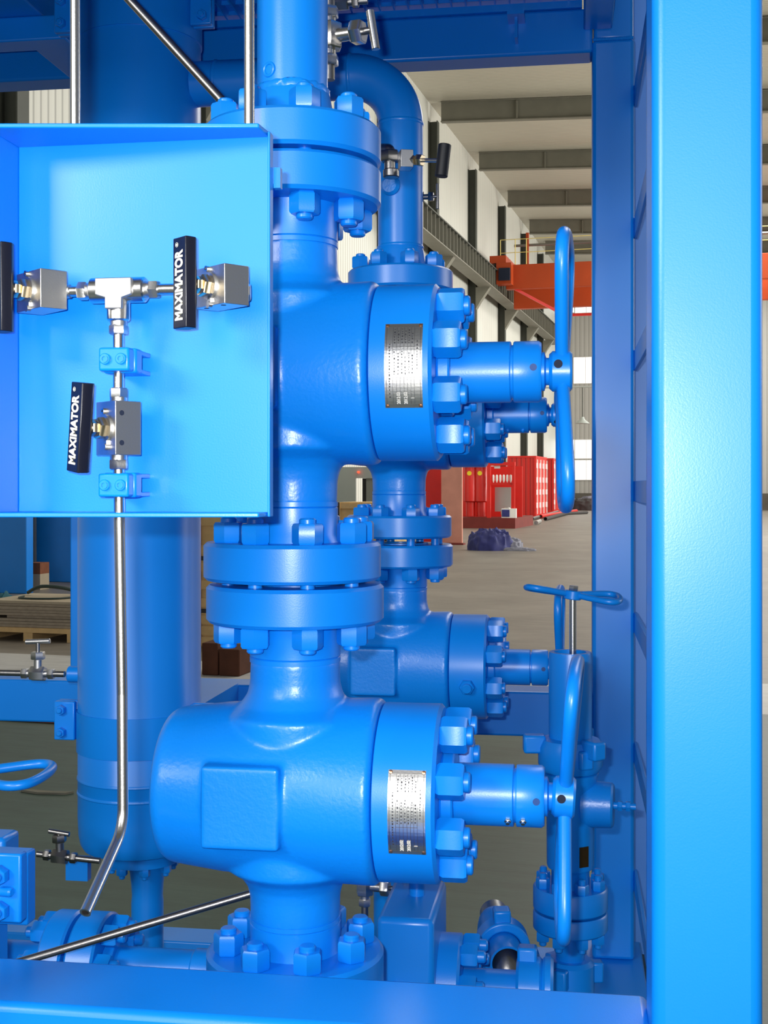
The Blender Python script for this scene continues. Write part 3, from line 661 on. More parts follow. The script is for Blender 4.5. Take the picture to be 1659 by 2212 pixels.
# stamped plate on the bonnet, wrapped round it
def curved(mb, x0, x1, a0, a1, r, th, n=16):
    for i in range(n):
        f0, f1 = a0+(a1-a0)*i/n, a0+(a1-a0)*(i+1)/n
        P = lambda x, a, rr: (x, -rr*math.cos(a), rr*math.sin(a))
        mb.hexa([P(x0, f0, r), P(x1, f0, r), P(x1, f1, r), P(x0, f1, r), P(x0, f0, r+th), P(x1, f0, r+th), P(x1, f1, r+th), P(x0, f1, r+th)])
    bmesh.ops.remove_doubles(mb.bm, verts=mb.bm.verts, dist=1e-6); return mb
def plate_parts(par):
    pr, ah = .1556, R(26.5); px0, px1 = .190, .253
    np_ = gv.part('name_plate', curved(MB(), px0, px1, -ah, ah, pr, .0010, 24), STEEL, par, label='bright stamped steel plate')
    mb = MB(); r2 = pr+.0009; rnd = random.Random(11); w_ = px1-px0
    for f in (.05, .95): curved(mb, px0+w_*f-.0003, px0+w_*f+.0003, -ah*.92, ah*.92, r2, .0005, 14)
    for f in (.22, .32, .42, .52, .61, .70, .79): curved(mb, px0+w_*f-.00025, px0+w_*f+.00025, -ah*.9, ah*.9, r2, .0004, 14)
    for a in (-.92, -.30, .42, .92): curved(mb, px0+w_*(.05 if abs(a) > .5 else .22), px0+w_*(.95 if abs(a) > .5 else .79), ah*a-.0015, ah*a+.0015, r2, .0004, 1)
    for f, lo, hi in ((.27, .5, .85), (.37, .5, .8), (.47, .5, .85), (.56, .5, .8), (.655, .5, .85), (.745, .5, .75), (.27, -.22, .3), (.37, -.22, .3), (.47, -.2, .3), (.56, -.22, .2), (.655, -.2, .3), (.745, -.2, .25), (.14, -.75, .5), (.87, -.1, .6)):
        a = lo
        while a < hi:
            l = rnd.uniform(.02, .05); hgt = rnd.uniform(.012, .024)*w_
            curved(mb, px0+w_*f-hgt, px0+w_*f+hgt*rnd.uniform(.1, 1), ah*a, ah*(a+l), r2, .0004, 1); a += l+rnd.uniform(.02, .05)
    gv.part('print', mb, INK, np_)
    for f, s in ((.37, '2012.02'), (.56, '2012.02'), (.745, '1')):      # filled-in fields at the foot of the plate
        a = -ah*.76; c_, s_ = math.cos(a), math.sin(a)
        M = Matrix(((0, -1, 0, px0+w_*f), (s_, 0, -c_, -c_*(r2+.0008)), (c_, 0, s_, s_*(r2+.0008)), (0, 0, 0, 1)))
        text('stamped_text', s, .0085, LETTER, np_, M, .0003, .0001, .75)
    for f in (.06, .94):
        for a in (-.95, .95): mb = MB(); p = Vector((px0+w_*f, -(r2)*math.cos(ah*a), r2*math.sin(ah*a))); gv.part('rivet', mb.lathe([(0, .0035), (.0012, .0028), (.002, 0)], p, (0, p.y, p.z), 14), COPPER, np_)
plate_parts(gv.o)
SX, SY = -.4946, 2.201; Z1, Z2 = 1.258, 2.000
gv.o.matrix_world = Tr(WY(638, 1700, SY).x, SY, Z1)
gv.o['label'] = 'front lower blue gate valve, flanged above the front rail'; GRP = 'flanged blue gate valves'; gv.o['group'] = GRP
SX1 = gv.o.location.x; SX2 = WY(632, 806, SY).x
SRX, SRY = WY(865, 1435, 3.76).x, 3.76
up = copy_thing(gv.o, Tr(SX2, SY, Z2), 'front upper blue gate valve, right of the tubing panel', GRP)
rl = copy_thing(gv.o, Tr(SRX, SRY, Z1), 'rear lower blue gate valve behind the middle flange joint', GRP)
ru = copy_thing(gv.o, Tr(SRX-.004, SRY, Z2+.012), 'rear upper blue gate valve, largely hidden behind the front upper one', GRP)
for r in (rl, ru):                                  # plates only show on the front pair; the lower rear one has a plug there
    for ch in list(r.children):
        if ch.name.startswith('name_plate'):
            for c2 in list(ch.children): bpy.data.objects.remove(c2)
            bpy.data.objects.remove(ch)
pg = MB(); q = Vector((.215, -.155*math.cos(R(-14)), .155*math.sin(R(-14)))); dq = Vector((0, q.y, q.z)).normalized()
pg.hex(q-dq*.002, q+dq*.012, .04); pg.cyl(q+dq*.012, q+dq*.022, .0145, None, 20, .002)
link('plug', mesh(pg, 'plug', BLUE), rl)
for r, sgn, da in ((gv.o, -38, 0), (ru, -58, 0)):   # grease nipples on the housing
    for x in ((.383, .409) if r is gv.o else (.330, .375)):
        a = R(sgn+(0)); d = Vector((0, -math.cos(a), math.sin(a))); p = Vector((x, 0, 0))+d*.0525
        m_ = MB().hex(p, p+d*.005, .011); m_.cyl(p+d*.005, p+d*.009, .0035, None, 12)
        o_ = link('grease_nipple', mesh(m_, 'grease_nipple', STEEL if r is gv.o else BLUE), r)
for r in (gv.o, rl):
    for ch in r.children:
        if ch.data == LOWF.data: ch.matrix_local = Tr(0, 0, .013)
def wheel_tilt(root, M):
    for ch in root.children:
        if ch.name.startswith('handwheel'):
            h = Tr(.478, 0, 0); ch.matrix_local = h @ M @ h.inverted()
wheel_tilt(gv.o, turn('Y', 3.2) @ turn('X', 5)); wheel_tilt(up, turn('X', -3)); wheel_tilt(rl, turn('Y', -2) @ turn('X', 4)); wheel_tilt(ru, turn('X', 50))

# base spools carrying both stacks
def spool(label, x, y):
    t = T('base_spool', label, 'spool', (x, y, 0))
    zt = Z1-.371-.004+.013
    mb = MB(); mb.lathe([(zt-.067, .05), (zt-.067, FR-.006), (zt-.061, FR), (zt-.006, FR), (zt, FR-.006), (zt, .05)], (x, y, 0), (0, 0, 1), 96); t.part('flange', mb, BLUE)
    t.part('pipe', MB().cyl((x, y, .15), (x, y, zt-.06), NR, None, 64), BLUE); t.part('foot', MB().cyl((x, y, 0), (x, y, .15), .14, None, 48, .01), BLUE)
    for k in range(8):
        a = R(22.5+45*k); q = Vector((PC*math.sin(a), -PC*math.cos(a), 0))
        link('nut', NUT, t.o, Tr(q+Vector((0, 0, Z1-.2865))) @ turn('Z', random.uniform(0, 60)))
        link('stud', sx.data, t.o, Tr(q+Vector((0, 0, Z1-.358))))
    return t
spool('blue base spool and studs under the front lower gate valve', SX1, SY); spool('blue base spool and studs under the rear lower gate valve', SRX, SRY)

# ------------------------------------------------------------ riser on the front stack
zf = Z2+.3715+.0035
rs = T('riser_pipe', 'large blue riser pipe with weld neck flange on top of the front stack', 'pipe', (SX2, SY, zf))
mb = MB(); flange_mb(mb, zf, zf+.065, FR, .05); bmesh.ops.translate(mb.bm, vec=(SX2, SY, 0), verts=mb.bm.verts); rs.part('flange', mb, BLUE)
PR = .0635
rs.part('neck', MB().lathe([(zf+.06, .080), (zf+.075, .078), (zf+.125, PR+.004), (zf+.13, PR+.001)], (SX2, SY, 0), (0, 0, 1), 72), BLUE)
mb = MB().lathe([(zf+.122, PR), (zf+.126, PR+.003), (zf+.134, PR+.0035), (zf+.139, PR)], (SX2, SY, 0), (0, 0, 1), 72)
rnd = random.Random(2)
for v in mb.bm.verts:
    d = Vector((v.co.x-SX2, v.co.y-SY, 0)); v.co += d.normalized()*rnd.uniform(-.0008, .0012); v.co.z += rnd.uniform(-.002, .002)
rs.part('weld_bead', mb, CAST)
rs.part('pipe', MB().cyl((SX2, SY, zf+.125), (SX2, SY, 3.4), PR, None, 72), BLUE)
# a small raised boss ring beside the weld
a = R(-28); p = Vector((SX2+PR*math.sin(a), SY-PR*math.cos(a), zf+.158)); rs.part('weld_boss', MB().torus(p, (math.sin(a), -math.cos(a), 0), .011, .003, 24, 8), CAST)
rs.part('weld_boss', MB().torus(Vector((SX2+PR*math.sin(R(-12)), SY-PR*math.cos(R(-12)), zf+.295)), (math.sin(R(-12)), -1, 0), .013, .003, 24, 8), CAST)

# ------------------------------------------------------------ gooseneck on the rear stack, leading to the vessel
GR = .0685; ZG = 1.8+(1050-160)/2700*3.79; zf = Z2+.012+.3715+.0035
VX, VY, VR = WY(302, 1000, 3.766).x, 3.766, .19
gk = T('gooseneck_pipe', 'blue gooseneck pipe bending from the rear stack left into the vessel', 'pipe', (SRX, SRY, zf))
mb = MB(); flange_mb(mb, zf, zf+.064, FR, .05); bmesh.ops.translate(mb.bm, vec=(SRX, SRY, 0), verts=mb.bm.verts); gk.part('flange', mb, BLUE)
gk.part('neck', MB().lathe([(zf+.06, .082), (zf+.07, .080), (zf+.12, GR+.004), (zf+.135, GR)], (SRX, SRY, 0), (0, 0, 1), 64), BLUE)
pts = bend([(SRX, SRY, zf+.13), (SRX, SRY, ZG), (VX+VR*.95, SRY, ZG)], .152, 20)
gk.part('pipe', MB().tube(pts, GR, 56), BLUE, ang=60)
for z in (zf+.136, ZG-.152): gk.part('weld_bead', MB().lathe([(z-.006, GR), (z-.002, GR+.0025), (z+.002, GR+.0025), (z+.006, GR)], (SRX, SRY, 0), (0, 0, 1), 56), CAST)
xw = SRX-.152
for x in (xw, xw-.42): gk.part('weld_bead', MB().lathe([(x-.006, GR), (x-.002, GR+.003), (x+.002, GR+.003), (x+.006, GR)], (0, SRY, ZG), (1, 0, 0), 56), CAST)
gk.part('reinforcing_boss', MB().lathe([(0, .03), (.004, .03), (.012, .022)], (SRX-.02, SRY-GR+.003, 1.8+(1050-395)/2700*3.7), (-.25, -1, 0), 32), CAST)

# ------------------------------------------------------------ vessel
vz = lambda y, d=3.74: 1.8+(1050-y)/2700*d
vs = T('separator_vessel', 'tall blue cylindrical vessel standing left of the valve stacks', 'vessel', (VX, VY, .3))
vs.part('shell', MB().lathe([(vz(1872, 3.72), .0), (vz(1872, 3.72), .150), (vz(1862), .172), (vz(1850), .182), (vz(1830), .1875), (vz(1790), VR), (vz(1703), VR), (vz(1701), VR+.002), (vz(1699), VR), (3.40, VR), (3.45, .15), (3.45, 0)], (VX, VY, 0), (0, 0, 1), 96), BLUE)
for y0 in (1735, 1703): vs.part('weld_bead', MB().lathe([(vz(y0)-.006, VR-.001), (vz(y0)-.002, VR+.0025), (vz(y0)+.003, VR+.002), (vz(y0)+.007, VR-.001)], (VX, VY, 0), (0, 0, 1), 96), CAST)
vs.part('drain_flange', MB().lathe([(vz(1905, 3.7), .0), (vz(1905, 3.7), .114), (vz(1878, 3.7), .116), (vz(1872, 3.7), .11), (vz(1860, 3.7), .11), (vz(1860, 3.7), 0)], (VX+.01, VY, 0), (0, 0, 1), 64), BLUE)
dp = vs.part('drain_pipe', MB().lathe([(.22, .05), (.5, .05), (vz(1960, 3.8), .048), (vz(1935, 3.8), .05), (vz(1900, 3.7), .06)], (VX+.025, VY, 0), (0, 0, 1), 48), BLUE)
for k in range(8):
    a = R(22.5+45*k); link('nut', NUTS, vs.o, Tr(.01+.094*math.sin(a), -.094*math.cos(a), vz(1905, 3.7)-.3) @ turn('X', 180))
sk = MB(); sk.box(VX-.19, VX-.12, VY-.13, VY-.1, vz(1918, 3.75), vz(1868, 3.75)); vs.part('support_lug', sk, BLUE)
for zc, hh, nm in ((vz(1598), .062, 'clamp_band'), (3.24, .06, 'clamp_band')):
    b_ = vs.part(nm, MB().lathe([(zc-hh, VR-.001), (zc-hh, VR+.004), (zc+hh, VR+.004), (zc+hh, VR-.001)], (VX, VY, 0), (0, 0, 1), 96, 0, True), BLUE)
    for s in (-1, 1):
        lug = MB(); x0, x1 = sorted((VX+s*(VR-.005), VX+s*(VR+.062)))
        lug.box(x0, x1, VY-.075, VY-.055, zc-.05+.02, zc+.07+.02); lug.box(x0, x1, VY-.045, VY-.025, zc-.05+.02, zc+.07+.02)
        lg = vs.part('clamp_lug', bevel and lug, BLUE, b_, .004)
        for dz in (-.015, .055):
            o_ = link('nut', NUTF, b_, Tr(VX+s*(VR+.036)-VX, -.075, zc+dz+.01-.3) @ zto((0, -1, 0)))
zn = 1.8+(1050-1457)/2700*3.97
vs.part('nozzle', MB().cyl((VX-VR+.01, VY+.02, zn), (VX-VR-.052, VY+.02, zn), .026, None, 28, .002), BLUE)
br = T('vessel_bracket', 'blue bracket plate behind the vessel clamp, tied to the rear rail', 'bracket', (VX, 4.2, vz(1598)))
br.part('arm', MB().box(VX-.12, VX+.12, VY+VR+.006, 4.498, vz(1598)-.05, vz(1598)+.03), BLUE)
# ------------------------------------------------------------ tubing panel (tray of sheet steel)
PY = 1.60; pX0 = WY(40, 700, PY).x; pX1 = WY(583, 700, PY).x; pz0, pz1 = 1.766, 2.258
YL, YR = 1.505, 1.556                             # front edge of the tapering lips
pn = T('tubing_panel', 'blue sheet steel tray panel carrying the stainless tubing at left', 'panel', ((pX0+pX1)/2, PY, pz0))
pn.part('back_plate', MB().box(pX0, pX1, PY, PY+.006, pz0-.003, pz1+.003), BLUE, None, .0012)
def lip(z, th): return MB().hexa([(pX0-.0, YL, z), (pX1-.004, YR, z), (pX1, PY, z), (pX0, PY, z), (pX0, YL, z+th), (pX1-.004, YR, z+th), (pX1, PY, z+th), (pX0, PY, z+th)])
pn.part('top_lip', lip(pz1, .006), BLUE, None, .0015); pn.part('bottom_lip', lip(pz0-.006, .006), BLUE, None, .0015)
pn.part('left_wall', MB().box(pX0-.006, pX0, YL, PY+.006, pz0-.006, pz1+.006), BLUE, None, .0015)
pn.part('left_flange', MB().box(pX0-.3, pX0-.006, YL, YL+.006, pz0-.006, pz1+.006), BLUE, None, .0015)
pn.part('edge_strip', MB().box(pX1-.0005, pX1+.003, PY-.012, PY+.006, pz0-.006, pz1+.004), BLUE, None, .001)
pn.part('support_post', MB().box(pX0-.25, pX0-.17, YL+.007, YL+.087, .0, pz1), BLUE, None, .006)
cx_ = pX1; ck = MB(); ck.box(pX1+.003, pX1+.012, PY+.008, PY+.02, pz1-.065, pz1-.038); pn.part('edge_clip', ck, BLUE)

TY = 1.545; TR = .0070
tc_ = WY(256, 627, TY)
zc = tc_.z
te = T('tee_fitting', 'stainless steel tee fitting at the top of the tubing on the blue panel', 'fitting', (tc_.x, TY, zc-.04))
mb = MB(); mb.cyl((tc_.x-.037, TY, zc), (tc_.x+.037, TY, zc), .0165, None, 40, .002); mb.cyl((tc_.x, TY, zc), (tc_.x, TY, zc-.040), .0148, None, 40, .002)
te.part('tee_body', mb, STEEL)
te.part('flat_boss', MB().prism([(-.024, .013), (.024, .013), (.024, -.008), (.011, -.012), (.011, -.026), (-.011, -.026), (-.011, -.012), (-.024, -.008)], -.0205, -.012, Tr(tc_.x, TY, zc) @ Matrix(((1, 0, 0, 0), (0, 0, 1, 0), (0, 1, 0, 0), (0, 0, 0, 1)))), MATT, None, .001)
for d in ((-1, 0, 0), (1, 0, 0), (0, 0, -1)):
    d = Vector(d); b0 = .037 if d.z == 0 else .040
    p = Vector((tc_.x, TY, zc))+d*b0
    te.part('gland_nut', MB().cyl(p, p+d*.006, .0105, None, 24).hex(p+d*.005, p+d*.017, .021, R(8)), BRUSH)
def tubelet(lab, p, q, m=STEEL, r=TR): return solo('steel_tube', lab, 'tube', MB().tube([p, q], r, 24), m, 0, 'stainless tubes on the blue panel')
xL, xR = WY(152, 635, TY).x, WY(372, 622, TY).x
tubelet('short stainless tube between the tee and the left needle valve', (xL-.01, TY, zc), (tc_.x-.05, TY, zc)); tubelet('short stainless tube between the tee and the right needle valve', (tc_.x+.05, TY, zc), (xR+.014, TY, zc))
# needle valve with a black bar handle (local: stem along -Y, flow along Z)
nv = T('needle_valve', '', 'valve', (0, 0, 0)); BW, BD, BH = .050, .037, .069
blk = nv.part('valve_block', MB().box(-BW/2, BW/2, -BD/2, BD/2, -BH/2, BH/2), BRUSH, None, .0008)
for s in (-1, 1):
    nv.part('gland_nut', MB().cyl((0, 0, s*BH/2), (0, 0, s*(BH/2+.006)), .011, None, 24).hex((0, 0, s*(BH/2+.005)), (0, 0, s*(BH/2+.018)), .021, R(10)), BRUSH, blk)
    nv.part('screw_hole', MB().cyl((BW/2-.0005, -BD/2+.009, s*.019), (BW/2+.0003, -BD/2+.009, s*.019), .0034, None, 16), HOLE, blk)
nv.part('gland_plate', MB().lathe([(0, .0175), (.003, .0175), (.003, .0)], (0, -BD/2, 0), (0, -1, 0), 32), BRUSH)
lk = MB(); lk.cyl((.004, -BD/2, -.024), (.004, -BD/2-.005, -.024), .0042, None, 16); lk.box(.001, .007, -BD/2-.003, -BD/2, -.024, -.012); nv.part('locking_tab', lk, BRUSH)
nv.part('locking_screw', MB().ring((-.002, -BD/2, .022), (-.002, -BD/2-.004, .022), .0038, .0018, 16), STEEL)
nv.part('packing_nut', MB().hex((0, -BD/2-.003, 0), (0, -BD/2-.014, 0), .025, .2).hex((0, -BD/2-.014, 0), (0, -BD/2-.022, 0), .019, .5), BRASS)
nv.part('stem', MB().cyl((0, -BD/2-.02, 0), (0, -BD/2-.030, 0), .006, None, 20), BRUSH)
hl = .0565; yh = -BD/2-.024
pr = [(-.0145, -.020), (.0145, -.020), (.0155, -.014), (.0145, -.005), (.009, 0), (-.009, 0), (-.0145, -.005), (-.0155, -.014)]
hd = nv.part('handle', MB().prism(pr, -hl, hl, Tr(0, yh, 0)), BLACK, None, .0012, 'black bar handle with pale lettering')
MT = Matrix(((0, -1, 0, 0), (0, 0, -1, yh-.0202), (1, 0, 0, 0), (0, 0, 0, 1)))
text('lettering', 'MAXIMATOR', .0225, LETTER, hd, MT @ Tr(-.004, 0, 0), .0002, .001, .655)
text('lettering', '\u00ae', .008, LETTER, hd, MT @ Tr(.0475, .005, 0), .0002, 0)
NA = turn('Z', -40)
def place_nv(r, px, py, roll, tilt, label):
    p = WY(px, py, TY); r.matrix_world = Tr(p.x, TY, zc if roll else p.z) @ NA; r['label'] = label; r['group'] = 'needle valves on the blue panel'
    for c in r.children:
        if c.name.startswith('valve_block'): c.matrix_local = turn('Y', roll)
        if c.name.startswith('handle'): c.matrix_local = turn('Y', tilt)
place_nv(nv.o, 256, 926, 0, 7, 'needle valve with tilted black lettered handle, in the vertical tubing below the tee')
nr = copy_thing(nv.o, Matrix.Identity(4), ''); nl = copy_thing(nv.o, Matrix.Identity(4), '')
place_nv(nr, 478, 617, 90, 0, 'needle valve with upright black lettered handle, at the right of the tee')
place_nv(nl, 90, 637, 90, 0, 'needle valve cut by the left photo edge, at the left of the tee')
for r, sg in ((nr, 0), (nl, 1)):                    # angle pattern: the tube joins along the panel, not square to the block
    b_ = [c for c in r.children if c.name.startswith('valve_block')][0]
    for c in list(b_.children):
        if c.name.startswith('gland_nut') or (c.name.startswith('screw_hole') and sg): bpy.data.objects.remove(c)
    inv = (NA.inverted() @ Tr(-r.location.x, -TY, -r.location.z))
    if sg:
        x0 = WY(108, 637, TY).x; g_ = MB().cyl((x0, TY, zc), (x0+.01, TY, zc), .0105, None, 20).hex((x0+.008, TY, zc), (x0+.020, TY, zc), .024, .3).cyl((x0+.02, TY, zc), (x0+.028, TY, zc), .009, None, 20)
        o_ = link('gland_nut', mesh(g_, 'gland_nut', BRUSH), r, Tr(0, 0, 0)); o_.data.transform(NA.inverted() @ Tr(-r.location))
    else:
        g_ = MB().hex((.012, BD/2-.004, -.006), (.012+.012, BD/2+.010, -.006), .020, .4); link('end_plug', mesh(g_, 'end_plug', BRUSH), r)
        g_ = MB().cyl((-.006, -.002, -BW/2+.003), (-.006, -.002, -BW/2+.001), .006, None, 16); link('bleed_port', mesh(g_, 'bleed_port', BRASS), r)
# vertical tubing
def zy(y): return WY(262, y, TY).z
xt = WY(262, 800, TY).x; xv = nv.o.location.x
tubelet('stainless tube from the tee down to the tilted needle valve', (tc_.x, TY, zc-.045), (xv, TY, zy(862)))
lo = bend([(xv, TY, zy(993)), WY(264, 1500, TY), WY(266, 1790, TY-.01), WY(184, 1972, TY-.12)], .05, 12)
solo('steel_tube', 'long stainless tube hanging from the panel with a bent open lower end', 'tube', MB().tube(lo, TR, 28, .68), STEEL, 0, 'stainless tubes on the blue panel')
# tube clamps
tcp = T('tube_clamp', '', 'clamp', (0, 0, 0)); cw, chh = .0405, .030
y0, y1 = -.028, .018
tcp.part('clamp_block', MB().box(-cw/2, cw/2, y0, y0+.020, -chh/2, chh/2).box(-cw/2-.002, cw/2+.002, y0+.022, y1, -chh/2-.001, chh/2+.001), BLUE, None, .003)
bk = MB(); bk.box(-cw/2, cw/2, y1, y1+.003, -chh/2, chh/2)
for s in (-1, 1): bk.box(-cw/2, cw/2, y1, PY-TY, s*chh/2-.006*(s > 0), s*chh/2+.006*(s < 0))
bk.box(-cw/2, -cw/2+.003, y1, PY-TY, -chh/2, chh/2); tcp.part('standoff', bk, BLUE, None, .001)
for s in (-1, 1):
    b_ = tcp.part('bolt', MB().cyl((s*.0105, y0, 0), (s*.0105, y0-.004, 0), .0072, None, 24, .001), BLUE)
    tcp.part('socket', MB().ring((s*.0105, y0-.004, 0), (s*.0105, y0-.0055, 0), .0048, .003, 20), BLUE, b_)
def place_cl(r, px, py, lab):
    p = WY(px, py, TY); r.matrix_world = Tr(p); r['label'] = lab; r['group'] = 'tube clamps on the blue panel'
place_cl(tcp.o, 262, 780, 'blue two bolt tube clamp between the tee and the tilted valve')
place_cl(copy_thing(tcp.o, Matrix.Identity(4), ''), 253+8, 1048, 'blue two bolt tube clamp at the bottom of the panel')
# tubes above the panel and behind it
for px, lab in ((163, 'bright vertical stainless tube above the panel, left one'), (539, 'bright vertical stainless tube above the panel, in front of the riser')):
    a = WY(px, 330, 1.66); solo('steel_tube', lab, 'tube', MB().tube([(a.x, 1.66, a.z-.1), (a.x-.002, 1.66, 3.2)], .0071, 24), STEEL, 0, 'stainless tubes rising behind the panel')
a, b = WY(262, -20, 2.75), WY(500, 240, 2.75)
solo('steel_tube', 'dark slanting stainless tube crossing in front of the vessel top', 'tube', MB().tube([a+(a-b)*.6, b+(b-a)*.35], .0105, 20), DSTEEL, 0)
a, b = WY(70, 2070, 2.45), WY(560, 1925, 2.62)
solo('steel_tube', 'dark slanting stainless tube behind the base of the front stack', 'tube', MB().tube([a+(a-b)*.5, b+(b-a)*.3], .0085, 20), DSTEEL, 0)

# ------------------------------------------------------------ small T handle valves
def tvalve(label, p, flow, stem, hdir, s, hl, m=BRUSH, dark=DSTEEL, ends=(.05, .05), hoff=.066):
    p, f, st, h = Vector(p), Vector(flow).normalized(), Vector(stem).normalized(), Vector(hdir).normalized()
    t = T('t_handle_valve', label, 'valve', p, 'small valves with T handles')
    t.part('body', MB().hex(p-f*.016*s, p+f*.016*s, .028*s, .3), m)
    for e, sg in zip(ends, (-1, 1)):
        if not e: continue
        q = p+f*sg*.016*s; nn = MB().cyl(q, q+f*sg*.008*s, .008*s, None, 16).hex(q+f*sg*.007*s, q+f*sg*.02*s, .02*s)
        t.part('gland_nut', nn, m); t.part('tube_end', MB().cyl(q+f*sg*.02*s, q+f*sg*(.02*s+e), .0065*s, None, 16), dark)
    t.part('neck', MB().cyl(p, p+st*.036*s, .0085*s, None, 20), m); t.part('packing_nut', MB().hex(p+st*.030*s, p+st*.046*s, .026*s, .1), m)
    t.part('stem', MB().cyl(p+st*.046*s, p+st*hoff*s, .0045*s, None, 14), dark)
    q = p+st*hoff*s; t.part('t_handle', MB().cyl(q-h*hl/2, q+h*hl/2, .0052*s, None, 16, .001), m)
    return t
p = W(82, 1455, 3.96); tvalve('T handle valve on the vessel nozzle at the left, above the rear rail', p, -EX, EZ, EX+EZ*.05, 1.5, .081, BRUSH, DSTEEL, (.035, .09), .068)
p = W(130, 1850, 3.55); tvalve('dark T handle valve low at left, beside the vessel foot', p, -EX+EZ*.06, EZ-EX*.05, EX-EZ*.12, 1.35, .062, DSTEEL, DSTEEL, (.07, .02), .05)
p = W(712, 79, 2.62); tvalve('T handle valve right of the riser pipe, near the top', p, EZ, EX-EY*.25, EZ-EX*.16, 1.7, .082, STEEL, DSTEEL, (.03, .03), .058)
p = W(905, 426, 3.86); tvalve('T handle valve just right of the gooseneck pipe', p, EZ, EX-EY*.05, EZ, 1.0, .078, DSTEEL, DSTEEL, (0, 0), .058)
p = W(788, 1914, 2.85); tvalve('T handle valve low behind the front stack neck', p, EZ, EX-EY*.1, EZ+EX*.35, 1.25, .062, BRUSH, DSTEEL, (.05, .02), .07)
p = W(735, 5, 2.85); tvalve('T handle valve at the top photo edge right of the riser', p, EX, EZ, EX, 1.2, .05, DSTEEL, DSTEEL, (.02, .02), .06)
# valve with the round black handle on the gooseneck
p = W(876, 346, 3.62)
kb = T('round_handle_valve', 'stainless needle valve with round black handle on the gooseneck pipe', 'valve', p)
kb.part('valve_block', MB().obox(p, (.036, .05, .05), turn('Z', 18).to_3x3()), BRUSH, None, .001)
l_ = W(842, 335, 3.66); kb.part('elbow', MB().tube(bend([W(806, 322, 3.72), W(842, 322, 3.66), W(842, 368, 3.66)], .012, 6), .016, 20), DSTEEL)
kb.part('elbow_nut', MB().hex(l_+EZ*.012, l_-EZ*.02, .05), DSTEEL)
kb.part('inlet_plug', MB().cyl(W(845, 366, 3.66), W(845, 384, 3.66), .024, None, 24, .003), DSTEEL)
st = (W(940, 347, 3.56)-W(890, 346, 3.61)); sd = st.normalized()
kb.part('packing_nut', MB().hex(W(889, 346, 3.61), W(889, 346, 3.61)+sd*.012, .026).hex(W(900, 346, 3.61), W(900, 346, 3.61)+sd*.022, .03), BRASS)
kb.part('stem', MB().cyl(W(905, 346, 3.61), W(950, 347, 3.56), .006, None, 16), BRUSH)
kb.part('handle', MB().cyl(W(961, 312, 3.545), W(953, 382, 3.545), .0185, None, 32, .002), RUBBER, label='round black handle')

# ------------------------------------------------------------ choke valve at the right, before the rear column
CD = 3.12; k = CD/2700
cz = lambda y: 1.8+(1050-y)*k
c0 = W(1232, 1700, CD); cx0, cy0 = c0.x, c0.y
def L_(t, nm, prof, axis=(0, 0, 1), o=None, seg=56, par=None, m=BLUE): return t.part(nm, MB().lathe(prof, o or (cx0, cy0, 0), axis, seg), m, par)
cv = T('choke_valve', 'blue angle choke valve with flat handwheel before the rear column', 'valve', (cx0, cy0, 0))
L_(cv, 'bonnet_tube', [(cz(1600), .0), (cz(1600), .0535), (cz(1414), .0535), (cz(1408), .052), (cz(1408), .040), (cz(1440), .040), (cz(1440), 0)])
cv.part('stem', MB().cyl((cx0+.006, cy0, cz(1440)), (cx0+.006, cy0, cz(1275)), .0085, None, 20), STEEL)
wz = cz(1284); tl = turn('Y', 6.5)
wr = cv.part('handwheel', lobes(Vector((0, 0, 0)), EX, EY, EZ, .116, .0078, .12), BLUE, None, 0, None, True); wr.matrix_local = Tr(.006, 0, wz) @ tl
cv.part('hub', MB().cyl((0, 0, -.012), (0, 0, .010), .022, None, 24, .002), BLUE, wr, local=True)
cv.part('hub_nut', MB().hex((0, 0, .010), (0, 0, .022), .022), BRUSH, wr, local=True)
un = L_(cv, 'union_nut', [(cz(1664), .0), (cz(1664), .070), (cz(1650), .080), (cz(1612), .080), (cz(1596), .072), (cz(1592), .0545), (cz(1592), 0)])
for a in (180, 300, 60):
    a = R(a+8); d = Vector((math.cos(a), math.sin(a), 0)); q = Vector((cx0, cy0, cz(1606)))+d*.090
    cv.part('wing_lug', MB().obox(q, (.055, .038, .045), Matrix.Rotation(a, 3, 'Z')), BLUE, un, .006)
q = Vector((cx0, cy0, cz(1628)))+Vector((.035, -.070, 0)); cv.part('wing_lug', MB().obox(q, (.036, .03, .046), Matrix.Rotation(R(25), 3, 'Z')), BLUE, un, .006)
mb = MB().lathe([(cz(1872), 0), (cz(1872), .056), (cz(1866), .0585), (cz(1700), .060), (cz(1685), .066), (cz(1668), .070), (cz(1664), .06), (cz(1664), 0)], (cx0, cy0, 0), (0, 0, 1), 56)
cv.part('body', mb, CAST)
ax = Vector((math.cos(R(-6)), math.sin(R(-6)), 0)); oz = Vector((cx0, cy0, cz(1734)))
cv.part('side_outlet', MB().lathe([(.03, 0), (.03, .060), (.06, .057), (.075, .056), (.102, .055), (.107, .050), (.107, 0)], oz, ax, 48), CAST)
fz = oz+ax*.106; ff = MB().cyl(fz, fz+ax*.012, .009, None, 16).hex(fz+ax*.010, fz+ax*.022, .022).cyl(fz+ax*.022, fz+ax*.03, .008, None, 16).hex(fz+ax*.03, fz+ax*.042, .022).cyl(fz+ax*.042, fz+ax*.055, .008, None, 16)
cv.part('bleed_fitting', ff, BLUE)
tg = Vector((.034, -.0503, 0)).normalized(); M = Matrix.Rotation(math.atan2(tg.x, -tg.y), 3, 'Z')
cv.part('name_tag', MB().obox(Vector((cx0, cy0, cz(1838)))+tg*.0595, (.026, .002, .05), M), TAG, label='small brown tag')
L_(cv, 'neck', [(cz(1915), 0), (cz(1915), .047), (cz(1880), .047), (cz(1872), .052), (cz(1870), 0)])
